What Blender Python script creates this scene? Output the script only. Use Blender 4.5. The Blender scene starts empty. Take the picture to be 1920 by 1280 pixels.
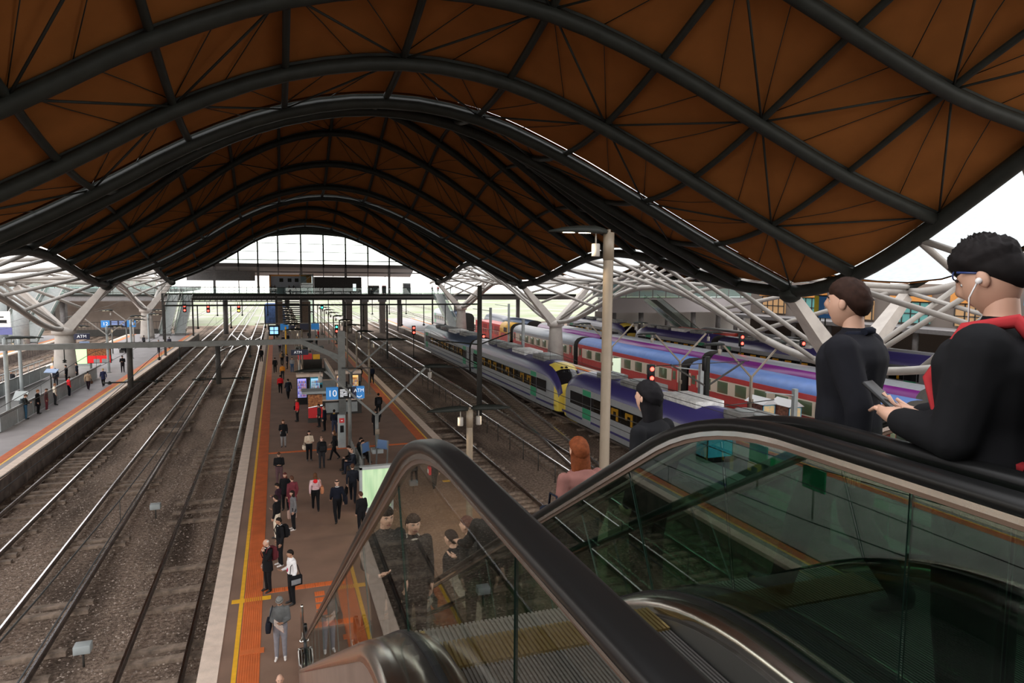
import bpy, bmesh, math, random
from mathutils import Vector, Matrix
rnd = random.Random(11)
PI = math.pi
SC = bpy.context.scene
COL = SC.collection

# ---------------------------------------------------------------- camera, sky, exposure
cam_d = bpy.data.cameras.new('camera'); cam_d.lens = 24.0; cam_d.sensor_width = 36.0
cam_d.clip_start = 0.02; cam_d.clip_end = 2000
cam = bpy.data.objects.new('camera', cam_d); COL.objects.link(cam)
RX = (0.94541336, -0.0223542, 0.32510595)
RY = (-0.32578382, -0.08824844, 0.94131669)
RZ = (0.00764771, -0.99584763, -0.09071389)
cam.matrix_world = Matrix(((RX[0], -RX[1], -RX[2], 0), (RY[0], -RY[1], -RY[2], 0),
                           (RZ[0], -RZ[1], -RZ[2], 9.6), (0, 0, 0, 1)))
SC.camera = cam
world = bpy.data.worlds.new('overcast_sky'); SC.world = world; world.use_nodes = True
wn = world.node_tree.nodes; wl = world.node_tree.links
bg = wn['Background']; bg.inputs['Strength'].default_value = 3.5
tc = wn.new('ShaderNodeTexCoord'); sep = wn.new('ShaderNodeSeparateXYZ'); ramp = wn.new('ShaderNodeValToRGB')
wl.new(tc.outputs['Generated'], sep.inputs[0]); wl.new(sep.outputs['Z'], ramp.inputs[0]); wl.new(ramp.outputs[0], bg.inputs[0])
ramp.color_ramp.elements[0].position = 0.0; ramp.color_ramp.elements[0].color = (1.0, .955, .90, 1)
ramp.color_ramp.elements[1].position = 0.6; ramp.color_ramp.elements[1].color = (0.86, 0.86, 0.88, 1)
SC.view_settings.view_transform = 'Standard'; SC.view_settings.look = 'None'
SC.view_settings.gamma = 1.0; SC.view_settings.use_curve_mapping = False
SC.view_settings.exposure = 0.0
SC.cycles.transparent_max_bounces = 24
SC.cycles.max_bounces = 10
SC.cycles.diffuse_bounces = 4

# ---------------------------------------------------------------- materials
MC = {}
def mat(name, col, rough=0.6, metal=0.0, noise=0.0, nscale=4.0, bump=0.0, bscale=30.0, spec=0.5, emis=None, estr=0.0, col2=None):
    if name in MC: return MC[name]
    m = bpy.data.materials.new(name); m.use_nodes = True; MC[name] = m
    nt = m.node_tree; p = nt.nodes['Principled BSDF']
    p.inputs['Base Color'].default_value = (*col, 1); p.inputs['Roughness'].default_value = rough
    p.inputs['Metallic'].default_value = metal; p.inputs['Specular IOR Level'].default_value = spec
    if noise or bump or col2:
        t = nt.nodes.new('ShaderNodeTexCoord')
    if noise or col2:
        n = nt.nodes.new('ShaderNodeTexNoise'); n.inputs['Scale'].default_value = nscale; n.inputs['Detail'].default_value = 6
        r = nt.nodes.new('ShaderNodeValToRGB')
        c2 = col2 if col2 else tuple(c*(1-noise) for c in col)
        c1 = col if col2 else tuple(min(1, c*(1+noise)) for c in col)
        r.color_ramp.elements[0].color = (*c2, 1); r.color_ramp.elements[1].color = (*c1, 1)
        r.color_ramp.elements[0].position = .35; r.color_ramp.elements[1].position = .65
        nt.links.new(t.outputs['Object'], n.inputs['Vector']); nt.links.new(n.outputs['Fac'], r.inputs[0])
        nt.links.new(r.outputs[0], p.inputs['Base Color'])
    if bump:
        b = nt.nodes.new('ShaderNodeTexNoise'); b.inputs['Scale'].default_value = bscale; b.inputs['Detail'].default_value = 4
        bp = nt.nodes.new('ShaderNodeBump'); bp.inputs['Strength'].default_value = bump; bp.inputs['Distance'].default_value = .05
        nt.links.new(t.outputs['Object'], b.inputs['Vector']); nt.links.new(b.outputs['Fac'], bp.inputs['Height'])
        nt.links.new(bp.outputs[0], p.inputs['Normal'])
    if emis:
        p.inputs['Emission Color'].default_value = (*emis, 1); p.inputs['Emission Strength'].default_value = estr
    return m

def glass(name, tint, refl=1.0, rough=0.0, base=0.04):
    # thin sheet: tinted see-through plus a Fresnel mirror part
    if name in MC: return MC[name]
    m = bpy.data.materials.new(name); m.use_nodes = True; MC[name] = m
    nt = m.node_tree; nt.nodes.clear()
    out = nt.nodes.new('ShaderNodeOutputMaterial'); mix = nt.nodes.new('ShaderNodeMixShader')
    tr = nt.nodes.new('ShaderNodeBsdfTransparent'); gl = nt.nodes.new('ShaderNodeBsdfGlossy')
    tr.inputs['Color'].default_value = (*tint, 1); gl.inputs['Roughness'].default_value = rough
    lw = nt.nodes.new('ShaderNodeLayerWeight'); lw.inputs['Blend'].default_value = 0.5
    pw = nt.nodes.new('ShaderNodeMath'); pw.operation = 'POWER'; pw.inputs[1].default_value = 5.0
    ml = nt.nodes.new('ShaderNodeMath'); ml.operation = 'MULTIPLY_ADD'; ml.inputs[1].default_value = 0.96*refl; ml.inputs[2].default_value = base*refl
    nt.links.new(lw.outputs['Facing'], pw.inputs[0]); nt.links.new(pw.outputs[0], ml.inputs[0]); nt.links.new(ml.outputs[0], mix.inputs['Fac'])
    nt.links.new(tr.outputs[0], mix.inputs[1]); nt.links.new(gl.outputs[0], mix.inputs[2]); nt.links.new(mix.outputs[0], out.inputs[0])
    return m

def emit(name, col, s):
    if name in MC: return MC[name]
    m = mat(name, tuple(min(.8, c) for c in col), .4, emis=col, estr=s)
    return m

# ---------------------------------------------------------------- mesh builder
class MB:
    def __init__(s): s.v = []; s.f = []; s.m = []; s.s = []
    def add(s, vs, fs, mi=0, smooth=False):
        o = len(s.v); s.v += [tuple(v) for v in vs]
        for f in fs: s.f.append(tuple(i+o for i in f)); s.m.append(mi); s.s.append(smooth)
        return s
    def box(s, c, d, mi=0, rz=0.0):
        x, y, z = d[0]/2, d[1]/2, d[2]/2
        vs = [(-x,-y,-z),(x,-y,-z),(x,y,-z),(-x,y,-z),(-x,-y,z),(x,-y,z),(x,y,z),(-x,y,z)]
        if rz:
            ca, sa = math.cos(rz), math.sin(rz); vs = [(a*ca-b*sa, a*sa+b*ca, e) for a,b,e in vs]
        vs = [(a+c[0], b+c[1], e+c[2]) for a,b,e in vs]
        return s.add(vs, [(0,3,2,1),(4,5,6,7),(0,1,5,4),(1,2,6,5),(2,3,7,6),(3,0,4,7)], mi)
    def span(s, x0, x1, y0, y1, z0, z1, mi=0):
        return s.box(((x0+x1)/2,(y0+y1)/2,(z0+z1)/2), (x1-x0,y1-y0,z1-z0), mi)
    def tube(s, pts, r, n=8, mi=0, smooth=True, caps=True, r1=None):
        pts = [Vector(p) for p in pts]; k = len(pts); vs = []; up = Vector((0,0,1))
        prev = None
        for i,p in enumerate(pts):
            t = (pts[min(i+1,k-1)]-pts[max(i-1,0)]).normalized()
            if prev is None:
                a = t.orthogonal().normalized() if abs(t.dot(up)) > .99 else t.cross(up).normalized()
            else:
                a = (prev - t*prev.dot(t)); a = a.normalized() if a.length > 1e-6 else t.orthogonal().normalized()
            prev = a; b = t.cross(a)
            rr = r if r1 is None else r+(r1-r)*i/(k-1)
            if isinstance(r, (list, tuple)): rr = r[i]
            for j in range(n):
                q = 2*PI*(j+.5)/n; vs.append(p + a*(rr*math.cos(q)) + b*(rr*math.sin(q)))
        fs = []
        for i in range(k-1):
            for j in range(n):
                fs.append((i*n+j, i*n+(j+1)%n, (i+1)*n+(j+1)%n, (i+1)*n+j))
        s.add(vs, fs, mi, smooth)
        if caps:
            o = len(s.v)-len(vs)
            s.f.append(tuple(o+j for j in range(n))[::-1]); s.m.append(mi); s.s.append(False)
            s.f.append(tuple(o+(k-1)*n+j for j in range(n))); s.m.append(mi); s.s.append(False)
        return s
    def bar(s, p0, p1, w, h, mi=0):            # rectangular bar between two points
        p0, p1 = Vector(p0), Vector(p1); t = (p1-p0).normalized(); up = Vector((0,0,1))
        a = t.cross(up); a = a.normalized() if a.length > 1e-4 else Vector((1,0,0)); b = a.cross(t)
        vs = []
        for p in (p0, p1):
            for x, y in ((-1,-1),(1,-1),(1,1),(-1,1)): vs.append(p + a*(x*w/2) + b*(y*h/2))
        return s.add(vs, [(0,3,2,1),(4,5,6,7),(0,1,5,4),(1,2,6,5),(2,3,7,6),(3,0,4,7)], mi)
    def lathe(s, prof, c=(0,0,0), n=16, mi=0, smooth=True):
        vs = []
        for r, z in prof:
            for j in range(n):
                q = 2*PI*j/n; vs.append((c[0]+r*math.cos(q), c[1]+r*math.sin(q), c[2]+z))
        k = len(prof); fs = []
        for i in range(k-1):
            for j in range(n): fs.append((i*n+j, i*n+(j+1)%n, (i+1)*n+(j+1)%n, (i+1)*n+j))
        s.add(vs, fs, mi, smooth); o = len(s.v)-len(vs)
        s.f.append(tuple(o+j for j in range(n))[::-1]); s.m.append(mi); s.s.append(False)
        s.f.append(tuple(o+(k-1)*n+j for j in range(n))); s.m.append(mi); s.s.append(False)
        return s
    def sweep(s, prof, path, mi=0, closed=True, smooth=False, caps=True):
        # prof: list of (x, z) offsets; path: list of (y, z, dy, dz) with unit tangent; x stays X, z offset along the path normal
        vs = []; n = len(prof); k = len(path)
        for (y, z, ty, tz) in path:
            for (px, pz) in prof: vs.append((px, y - tz*pz, z + ty*pz))
        fs = []; m = n if closed else n-1
        for i in range(k-1):
            for j in range(m): fs.append((i*n+j, (i+1)*n+j, (i+1)*n+(j+1)%n, i*n+(j+1)%n))
        s.add(vs, fs, mi, smooth); o = len(s.v)-len(vs)
        if closed and caps:
            s.f.append(tuple(o+j for j in range(n))); s.m.append(mi); s.s.append(False)
            s.f.append(tuple(o+(k-1)*n+j for j in range(n))[::-1]); s.m.append(mi); s.s.append(False)
        return s
    def ell(s, c, r, n=10, k=7, mi=0, rot=None):
        vs = []; fs = []
        for i in range(k+1):
            a = PI*i/k
            for j in range(n):
                q = 2*PI*j/n; p = Vector((r[0]*math.sin(a)*math.cos(q), r[1]*math.sin(a)*math.sin(q), r[2]*math.cos(a)))
                if rot is not None: p = rot @ p
                vs.append(p+Vector(c))
        for i in range(k):
            for j in range(n):
                fs.append((i*n+j, (i+1)*n+j, (i+1)*n+(j+1)%n, i*n+(j+1)%n))
        return s.add(vs, fs, mi, True)
    def rbox(s, c, d, r, mi=0, rot=None, seg=2):
        bm = bmesh.new(); bmesh.ops.create_cube(bm, size=1.0)
        for v in bm.verts: v.co = Vector((v.co.x*d[0], v.co.y*d[1], v.co.z*d[2]))
        bmesh.ops.bevel(bm, geom=bm.edges[:], offset=r, segments=seg, affect='EDGES', profile=.5)
        bm.verts.index_update()
        vs = [((rot @ v.co) if rot is not None else v.co)+Vector(c) for v in bm.verts]
        fs = [tuple(v.index for v in f.verts) for f in bm.faces]; bm.free()
        return s.add(vs, fs, mi, True)
    def mesh(s, name, mats):
        me = bpy.data.meshes.new(name); me.from_pydata(s.v, [], s.f)
        for m in (mats if isinstance(mats, (list, tuple)) else [mats]): me.materials.append(m)
        me.polygons.foreach_set('material_index', s.m); me.polygons.foreach_set('use_smooth', s.s)
        me.update(); return me
    def build(s, name, mats, parent=None, loc=None, rz=0.0):
        return put(name, s.mesh(name, mats), parent, loc, rz)

def put(name, data, parent=None, loc=None, rz=0.0):
    o = bpy.data.objects.new(name, data); COL.objects.link(o)
    if parent is not None: o.parent = parent
    if loc is not None: o.location = loc
    if rz: o.rotation_euler = (0,0,rz)
    return o
def tag(o, label, cat, group=None, kind=None):
    o['label'] = label; o['category'] = cat
    if group: o['group'] = group
    if kind: o['kind'] = kind
    return o
def thing(name, loc, label, cat, group=None, rz=0.0):
    o = put(name, None, None, loc, rz); o.empty_display_size = .2
    return tag(o, label, cat, group)
def structure(o, label=None, cat=None):
    o['kind'] = 'structure'
    if label: o['label'] = label
    if cat: o['category'] = cat
    return o
def copy_tree(o, parent=None):
    c = o.copy(); COL.objects.link(c)
    if parent is not None: c.parent = parent
    for ch in list(o.children): copy_tree(ch, c)
    return c
def text(s, size, mt, parent, loc, rot, name='lettering', ext=.004, align='CENTER'):
    cu = bpy.data.curves.new(name, 'FONT'); cu.body = s; cu.size = size; cu.extrude = ext
    cu.align_x = align; cu.align_y = 'CENTER'
    tmp = bpy.data.objects.new('tmp', cu); COL.objects.link(tmp)
    dg = bpy.context.evaluated_depsgraph_get(); me = bpy.data.meshes.new_from_object(tmp.evaluated_get(dg))
    bpy.data.objects.remove(tmp); me.materials.clear(); me.materials.append(mt)
    o = put(name, me, parent, loc); o.rotation_euler = rot
    return o
ORD = ['first','second','third','fourth','fifth','sixth','seventh','eighth','ninth','tenth','eleventh','twelfth','thirteenth','fourteenth']

M_ballast = mat('ballast', (.36,.27,.21), 1.0, col2=(.14,.10,.075), nscale=8, bump=1.0, bscale=20, spec=.1)
def stains(m, scale, dark, lo=.42, hi=.62):      # large dark oily patches over the base colour
    nt = m.node_tree; p = nt.nodes['Principled BSDF']; src = p.inputs['Base Color'].links[0].from_socket
    t = nt.nodes.new('ShaderNodeTexCoord'); mp = nt.nodes.new('ShaderNodeMapping'); mp.inputs['Scale'].default_value = (scale, scale*.22, scale)
    n = nt.nodes.new('ShaderNodeTexNoise'); n.inputs['Scale'].default_value = 1.0; n.inputs['Detail'].default_value = 3
    r = nt.nodes.new('ShaderNodeMapRange'); r.inputs['From Min'].default_value = lo; r.inputs['From Max'].default_value = hi; r.inputs['To Min'].default_value = 1.0; r.inputs['To Max'].default_value = dark
    mx = nt.nodes.new('ShaderNodeMix'); mx.data_type = 'RGBA'; mx.blend_type = 'MULTIPLY'; mx.inputs[0].default_value = 1.0
    nt.links.new(t.outputs['Object'], mp.inputs[0]); nt.links.new(mp.outputs[0], n.inputs['Vector']); nt.links.new(n.outputs['Fac'], r.inputs['Value'])
    nt.links.new(src, mx.inputs[6]); nt.links.new(r.outputs[0], mx.inputs[7]); nt.links.new(mx.outputs[2], p.inputs['Base Color'])
stains(M_ballast, .45, .42)
M_sleeper = mat('sleeper_timber', (.22,.165,.125), .9, noise=.35, nscale=5, bump=.4, bscale=14)
M_rail = mat('rail_steel', (.30,.25,.22), .35, .85, noise=.25, nscale=3)
M_railtop = mat('rail_polished_head', (.75,.74,.76), .18, 1.0)
M_asphalt = mat('platform_asphalt', (.215,.128,.088), .72, noise=.14, nscale=.7, bump=.15, bscale=60)
M_asphalt_cool = mat('platform_asphalt_grey', (.27,.25,.25), .75, noise=.10, nscale=.7, bump=.15, bscale=60)
M_coping = mat('coping_concrete', (.70,.56,.46), .8, noise=.10, nscale=2.5, bump=.15, bscale=30)
M_tact = mat('tactile_orange', (.62,.145,.035), .65, noise=.10, nscale=2)
M_yel = mat('yellow_line_paint', (.80,.42,.02), .6, noise=.08, nscale=5)
M_wall = mat('platform_wall', (.12,.09,.075), .9, noise=.4, nscale=2, bump=.4, bscale=8)
M_dark = mat('dark_steel', (.016,.018,.015), .55, .0, noise=.15, nscale=2, spec=.2)
M_post = mat('grey_green_steel', (.16,.165,.155), .5, .2, noise=.12, nscale=3)
M_darkpost = mat('charcoal_steel', (.045,.042,.038), .55, .0, noise=.1, spec=.25)
M_white = mat('white_steel', (.27,.25,.225), .55, noise=.07, nscale=1.5)
M_conc = mat('column_concrete', (.40,.365,.33), .8, noise=.09, nscale=1.3, bump=.1, bscale=20)
M_pole = mat('beige_pole_paint', (.20,.16,.115), .45, noise=.05)
M_black = mat('black_plastic', (.008,.008,.009), .4, spec=.25)
M_rubber = mat('handrail_rubber', (.006,.006,.006), .3, spec=.35)
M_steel = mat('brushed_steel', (.60,.57,.53), .20, 1.0, noise=.08, nscale=8)
M_mirror = mat('polished_steel', (.60,.57,.53), .10, 1.0)
M_clad = mat('steel_cladding', (.36,.28,.24), .35, .8, noise=.12, nscale=2)
M_glass = glass('balustrade_glass', (.92,.94,.90), refl=.5, base=.05)
M_glass_dark = glass('tinted_balustrade_glass', (.60,.74,.66), refl=.75, base=.09)
M_clear = glass('window_glass', (.82,.90,.88))
M_greycool = mat('cool_grey_panel', (.32,.35,.35), .6, noise=.08, nscale=3)
M_lens = emit('lamp_lens', (1.0,.86,.62), 9.0)
# ---------------------------------------------------------------- ground, platforms, tracks
g = MB(); g.span(-110,150,-25,165,-1.6,-1.24)
structure(g.build('ballast_bed', M_ballast), 'brown stony ballast bed under the railway tracks', 'ground')
og = MB(); og.span(-200,260,165,520,-1.6,-1.25)
structure(og.build('open_ground', mat('outdoor_ground', (.30,.275,.25), .9, col2=(.20,.24,.12), nscale=.06)), 'pale open railway land beyond the end of the roof', 'ground')

def platform(x0, x1, y0, y1, z, label, msurf, near, edges='lr', detail=True):
    b = MB(); b.span(x0+.04, x1-.04, y0, y1, -1.5, z)
    root = structure(b.build('platform', msurf), label, 'platform')
    wall = MB()
    for x, sg in ((x0,1),(x1,-1)):
        wall.span(x+sg*.02-.03, x+sg*.02+.03, y0, y1, -1.3, z-.16)
        for k in range(int((min(y1,90)-max(y0,8))/2.4)):
            y = max(y0,8)+k*2.4; wall.span(x-.04, x+.04, y, y+.16, -1.3, z-.17)
    wall.build('platform_wall_face', M_wall, root)
    slab = MB(); slab.span(0,.46,-1.19,1.19,-.14,.012); slab_me = slab.mesh('coping_slab', M_coping)
    for side in edges:
        s = 1 if side == 'l' else -1; xe = x0 if s == 1 else x1
        def X(a, b): return (min(xe+s*a, xe+s*b), max(xe+s*a, xe+s*b))
        y = y0; lim = near
        while y < lim:
            put('coping_slab', slab_me, root, (xe if s == 1 else xe-.46, y+1.2, z)); y += 2.4
        r = MB(); a, b_ = X(0,.46); r.span(a, b_, y, y1, z-.14, z+.012); r.build('far_coping', M_coping, root)
        ln = MB(); a, b_ = X(.77,.88); ln.span(a, b_, y0, y1, z-.01, z+.006)
        ln.build('yellow_line', M_yel, root)
        t = MB(); a, b_ = X(.90,1.41); t.span(a, b_, y0, y1, z-.01, z+.004)
        for k in range(9):
            xx = a+.03+k*(b_-a-.06)/8; t.span(xx-.014, xx+.014, y0, min(y1,70), z, z+.012)
        t.build('tactile_strip', M_tact, root)
    return root

P10 = platform(-2.0, 9.2, -15, 128, 0.0, 'wide brown asphalt island platform in the middle with orange edge strips', M_asphalt, 62)
P9 = platform(-23.6, -12.65, -15, 128, 0.0, 'grey island platform to the left of the three empty tracks', M_asphalt_cool, 90)
P12 = platform(-42.5, -31.0, -15, 128, 0.0, 'dark far left platform beyond the second pair of tracks', M_asphalt_cool, 20)
P8 = platform(23.75, 33.0, -15, 170, -.3, 'grey platform to the right behind the two grey railcars', M_asphalt_cool, 40)
P5 = platform(41.3, 49.4, -15, 150, -.3, 'far right platform behind the purple roofed carriages', M_asphalt_cool, 20)

# cross bands of tactile tiles on the island platform
tt = MB(); tt.span(-.145,.145,-.145,.145,-.01,.005)
for i in range(5):
    for j in range(5): tt.span(-.12+i*.06-.012, -.12+i*.06+.012, -.12+j*.06-.012, -.12+j*.06+.012, .005, .012)
tt_me = tt.mesh('tactile_tile', M_tact)
def band(x0, x1, y, slope=0.0):
    n = int((x1-x0)/.3)
    for k in range(n): put('tactile_tile', tt_me, P10, (x0+.15+k*.3, y+slope*k*.3, .004))
band(-.6, 7.2, 39.0); band(-.55, 1.9, 21.5); band(.75, 1.95, 18.9)
for k in range(4): put('tactile_tile', tt_me, P10, (1.05, 19.6+k*.42, .004))
ym = MB(); ym.span(-1.45, -.35, 20.95, 21.2, 0, .008); ym.build('yellow_marking', M_yel, P10)
ym = MB(); ym.span(-1.1, -.5, 17.9, 18.15, 0, .014); ym.build('yellow_marking', M_tact, P10)
ym = MB(); ym.span(7.3, 8.7, 30.95, 31.2, 0, .008); ym.build('yellow_marking', M_yel, P10)
ym = MB(); ym.span(-13.6, -15.2, 42.0, 42.3, 0, .008); ym.build('yellow_marking', M_tact, P9)

# tracks
def rail_profile():
    return [(-.075,-.16),(.075,-.16),(.075,-.145),(.015,-.13),(.015,-.05),(.036,-.04),(.036,-.004),(-.036,-.004),(-.036,-.04),(-.015,-.05),(-.015,-.13),(-.075,-.145)]
def rail_along(pts, root):
    m = MB(); n = 12; prof = rail_profile(); vs = []; fs = []
    top = MB(); tv = []
    for i,(x,y) in enumerate(pts):
        x0,y0 = pts[max(0,i-1)]; x1,y1 = pts[min(len(pts)-1,i+1)]; L = math.hypot(x1-x0,y1-y0); nx, ny = (y1-y0)/L, -(x1-x0)/L
        for a,b in prof: vs.append((x+nx*a, y+ny*a, b))
        for a,b in ((-.034,-.004),(.034,-.004),(.034,.002),(-.034,.002)): tv.append((x+nx*a, y+ny*a, b))
    for i in range(len(pts)-1):
        for j in range(n): fs.append((i*n+j, i*n+(j+1)%n, (i+1)*n+(j+1)%n, (i+1)*n+j))
    o = [tuple(range(n))[::-1], tuple((len(pts)-1)*n+j for j in range(n))]
    m.add(vs, fs+o)
    tf = []
    for i in range(len(pts)-1):
        for j in range(4): tf.append((i*4+j, i*4+(j+1)%4, (i+1)*4+(j+1)%4, (i+1)*4+j))
    m.add(tv, tf, 1)
    return m.build('rail', [M_rail, M_railtop], root)
sl = MB(); sl.box((0,0,0), (2.6,.24,.14)); sleeper_me = sl.mesh('sleeper', M_sleeper)
def track(xc, label, y0=-10, y1=300, proud=.5, every=.66, lim=64, z=-.95, curve=None):
    root = thing('railway_track', (xc, 0, z), label, 'track', 'railway tracks')
    ys = [y0+(y1-y0)*i/30 for i in range(31)]
    for s in (-.8,.8): rail_along([(s, y) for y in ys], root)
    far = MB(); y = max(y0, 10)
    while y < min(y1,170):
        buried = rnd.random() > proud
        zz = -.24 if not buried else -.40
        if y < lim: put('sleeper', sleeper_me, root, (rnd.uniform(-.05,.05), y, zz+rnd.uniform(-.02,.02)), rnd.uniform(-.01,.01))
        else: far.box((0,y,zz), (2.6,.24,.14))
        y += every
    if not far.f: far.box((0,y1-1,-.24), (2.6,.24,.14))
    f = far.build('far_sleepers', M_sleeper, root); f['kind'] = 'stuff'
    return root
track(-11.05, 'shiny railed track along the foot of the left platform', proud=.45)
track(-7.27, 'middle one of the three empty tracks left of the island platform', proud=.22)
track(-3.43, 'track running along the left edge of the island platform', proud=.3)
track(10.85, 'track along the right edge of the island platform', proud=.75)
track(15.98, 'second track to the right of the island platform, behind the wire fence', proud=1.0)
track(21.65, 'track carrying the two coupled grey railcars', lim=10)
track(35.0, 'track carrying the red and cream carriages with blue roofs', lim=10)
track(39.2, 'track carrying the silver carriages with purple roof edge', lim=10)
track(51.3, 'track under the far row of purple and grey railcars', lim=10)
track(-25.7, 'track just behind the left platform', proud=.3, lim=30, y1=138)
track(-29.2, 'track along the edge of the far left platform', proud=.3, lim=30, y1=138)
def turnout(pts0, label, yrange):
    root = thing('turnout', (0,0,-.945), label, 'track')
    def interp(y):
        for (xa,ya),(xb,yb) in zip(pts0, pts0[1:]):
            if ya <= y <= yb: return xa+(xb-xa)*(y-ya)/(yb-ya)
    ys = [yrange[0]+(yrange[1]-yrange[0])*i/20 for i in range(21)]
    for s in (-.8,.8): rail_along([(interp(y)+s, y) for y in ys], root)
    y = yrange[0]
    while y < yrange[1]:
        put('sleeper', sleeper_me, root, (interp(y), y, -.24)); y += .66
turnout([(15.98,30),(16.6,35),(17.9,45),(19.6,60),(21.0,72),(21.65,80)], 'curved crossover rails joining the second track to the railcar track', (30,80))
turnout([(-3.43,108),(-3.6,112),(-5.4,124),(-7.1,136),(-7.27,140)], 'curved crossover rails far down the left tracks', (108,140))
turnout([(-7.27,100),(-7.0,106),(-5.2,118),(-3.6,128),(-3.43,132)], 'second curved crossover far down the left tracks', (100,132))

# low wire fence between the right tracks
fr = thing('wire_fence', (13.9,0,-1.24), 'low wire fence with thin posts between the right hand tracks', 'fence')
fp = MB(); fp.tube([(0,0,0),(0,0,1.15)], .028, 6); fp_me = fp.mesh('fence_post', M_darkpost)
for k in range(34): put('fence_post', fp_me, fr, (0, 18+k*2.5, 0))
fw = MB()
for z in (.35,.7,1.1): fw.tube([(0,18,z),(0,100,z)], .007, 4)
fw.build('fence_wire', M_darkpost, fr)
for i,(x,y) in enumerate([(-5.35,33.5),(-5.3,21.0)]):
    t = thing('track_box', (x,y,-1.24), ['grey signal box on a stem between the left tracks, farther one','grey signal box on a stem beside the near left tracks'][i], 'box', 'trackside boxes')
    b = MB(); b.tube([(0,0,0),(0,0,.45)], .03, 6); b.build('stem', M_darkpost, t)
    b = MB(); b.rbox((0,0,.55), (.42,.34,.24), .02); b.build('casing', M_greycool, t)

# ---------------------------------------------------------------- roof
XN = [-15.4,-11.0,-6.7,-3.2,.5,4.75,9.0,13.3,17.7,22.0,27.1]
ZL = [8.9,10.5,12.8,14.9,16.5,17.3,16.9,15.4,13.35,11.3,9.1]
def lerp_tab(x, xs, zs):
    if x <= xs[0]: return zs[0]
    for i in range(len(xs)-1):
        if x <= xs[i+1]:
            x0,x1 = xs[i],xs[i+1]; t = (x-x0)/(x1-x0); h = x1-x0
            def slope(k):
                if k == 0: return (zs[1]-zs[0])/(xs[1]-xs[0])
                if k == len(xs)-1: return (zs[-1]-zs[-2])/(xs[-1]-xs[-2])
                return (zs[k+1]-zs[k-1])/(xs[k+1]-xs[k-1])
            m0, m1 = slope(i)*h, slope(i+1)*h
            return (2*t**3-3*t*t+1)*zs[i]+(t**3-2*t*t+t)*m0+(-2*t**3+3*t*t)*zs[i+1]+(t**3-t*t)*m1
    return zs[-1]
A0 = ([-15.4,-6.7,4.75,13.3,22,27.1],[4.2,3.9,4.1,5.4,7.2,9.1])
A1 = ([-15.4,-6.7,4.75,13.3,20,27.1],[2.4,4.8,6.5,5.7,4.2,2.8])
A3 = ([-15.4,27.1],[.5,.8])
def roof_z(x, y):
    t = A0 if y < 31 else (A3 if y > 119 else A1)
    z0 = lerp_tab(x, XN, ZL); w = max(0, 1-((x-5.85)/21.25)**2)
    z0 += .6*w*min(1, max(0, (y-35)/40))
    if y > 119: q = (y-119)/22; z0 = z0*(1-q)+(17.55-.0099*(x-6.5)**2)*q
    return z0 + lerp_tab(x, *t)*(1-math.cos(2*PI*(y-31)/44))/2
YR = [31+4.4*k for k in range(-5, 26)]       # arch positions, 9 .. 141
NODES = (31.0, 75.0, 119.0)
M_panel = mat('ceiling_fabric', (.195,.074,.020), .95, noise=.10, nscale=.5, bump=.1, bscale=90, spec=.05)
ceil = MB()
ceil.tube([(XN[0], YR[0]-.3, roof_z(XN[0],YR[0])+.3)]+[(x, YR[0]-.3, roof_z(x,YR[0])+.35) for x in XN[1:]], .2, 6)
ceiling = structure(ceil.build('ceiling', M_dark), 'wave shaped brown station roof on dark steel arches', 'roof')
DZ = .42
far_panels = MB()
for j in range(len(YR)-1):
    ya, yb = YR[j], YR[j+1]
    if any(abs(YR[j+1]-n) < .1 for n in NODES): yb = YR[j+1]-.26
    for i in range(len(XN)-1):
        xa, xb = XN[i], XN[i+1]
        n = 4; vs = []; fs = []
        for a in range(n+1):
            for b in range(n+1):
                x = xa+(xb-xa)*a/n; y = ya+(yb-ya)*b/n
                bulge = .10*math.sin(PI*a/n)*math.sin(PI*b/n)
                vs.append((x, y, roof_z(x,y)+DZ+bulge))
        for a in range(n):
            for b in range(n): q = a*(n+1)+b; fs.append((q, q+1, q+n+2, q+n+1))
        m = MB() if YR[j] < 118 else far_panels
        k0 = len(vs); m.add(vs, fs, 0, True)
        m.add([(x,y,z+.08) for x,y,z in vs], [tuple(reversed(f)) for f in fs], 0, True)
        if m is not far_panels: m.build('ceiling_panel', M_panel, ceiling)
fpn = far_panels.build('far_ceiling_panels', M_panel, ceiling); fpn['kind'] = 'stuff'
for j, y in enumerate(YR):
    pts = []
    for i in range(len(XN)-1):
        for q in range(3): x = XN[i]+(XN[i+1]-XN[i])*q/3; pts.append((x, y, roof_z(x,y)))
    pts.append((XN[-1], y, roof_z(XN[-1],y)))
    m = MB(); m.tube(pts, .265 if y < 119 else .22, 8)
    m.tube([(x,yy,z+.30) for x,yy,z in pts], .09, 4, smooth=False)
    m.build('arch_rib', M_dark, ceiling)
for i in range(1, len(XN)-1):
    pts = [(XN[i], YR[0]+(YR[-1]-YR[0])*k/100, 0) for k in range(101)]
    m = MB(); m.tube([(x,y,roof_z(x,y)+.22) for x,y,_ in pts], .14, 6)
    m.build('purlin', M_dark, ceiling)
rods = MB(); seams = MB()
def rp(x, y, d): return (x, y, roof_z(x,y)+d)
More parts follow.
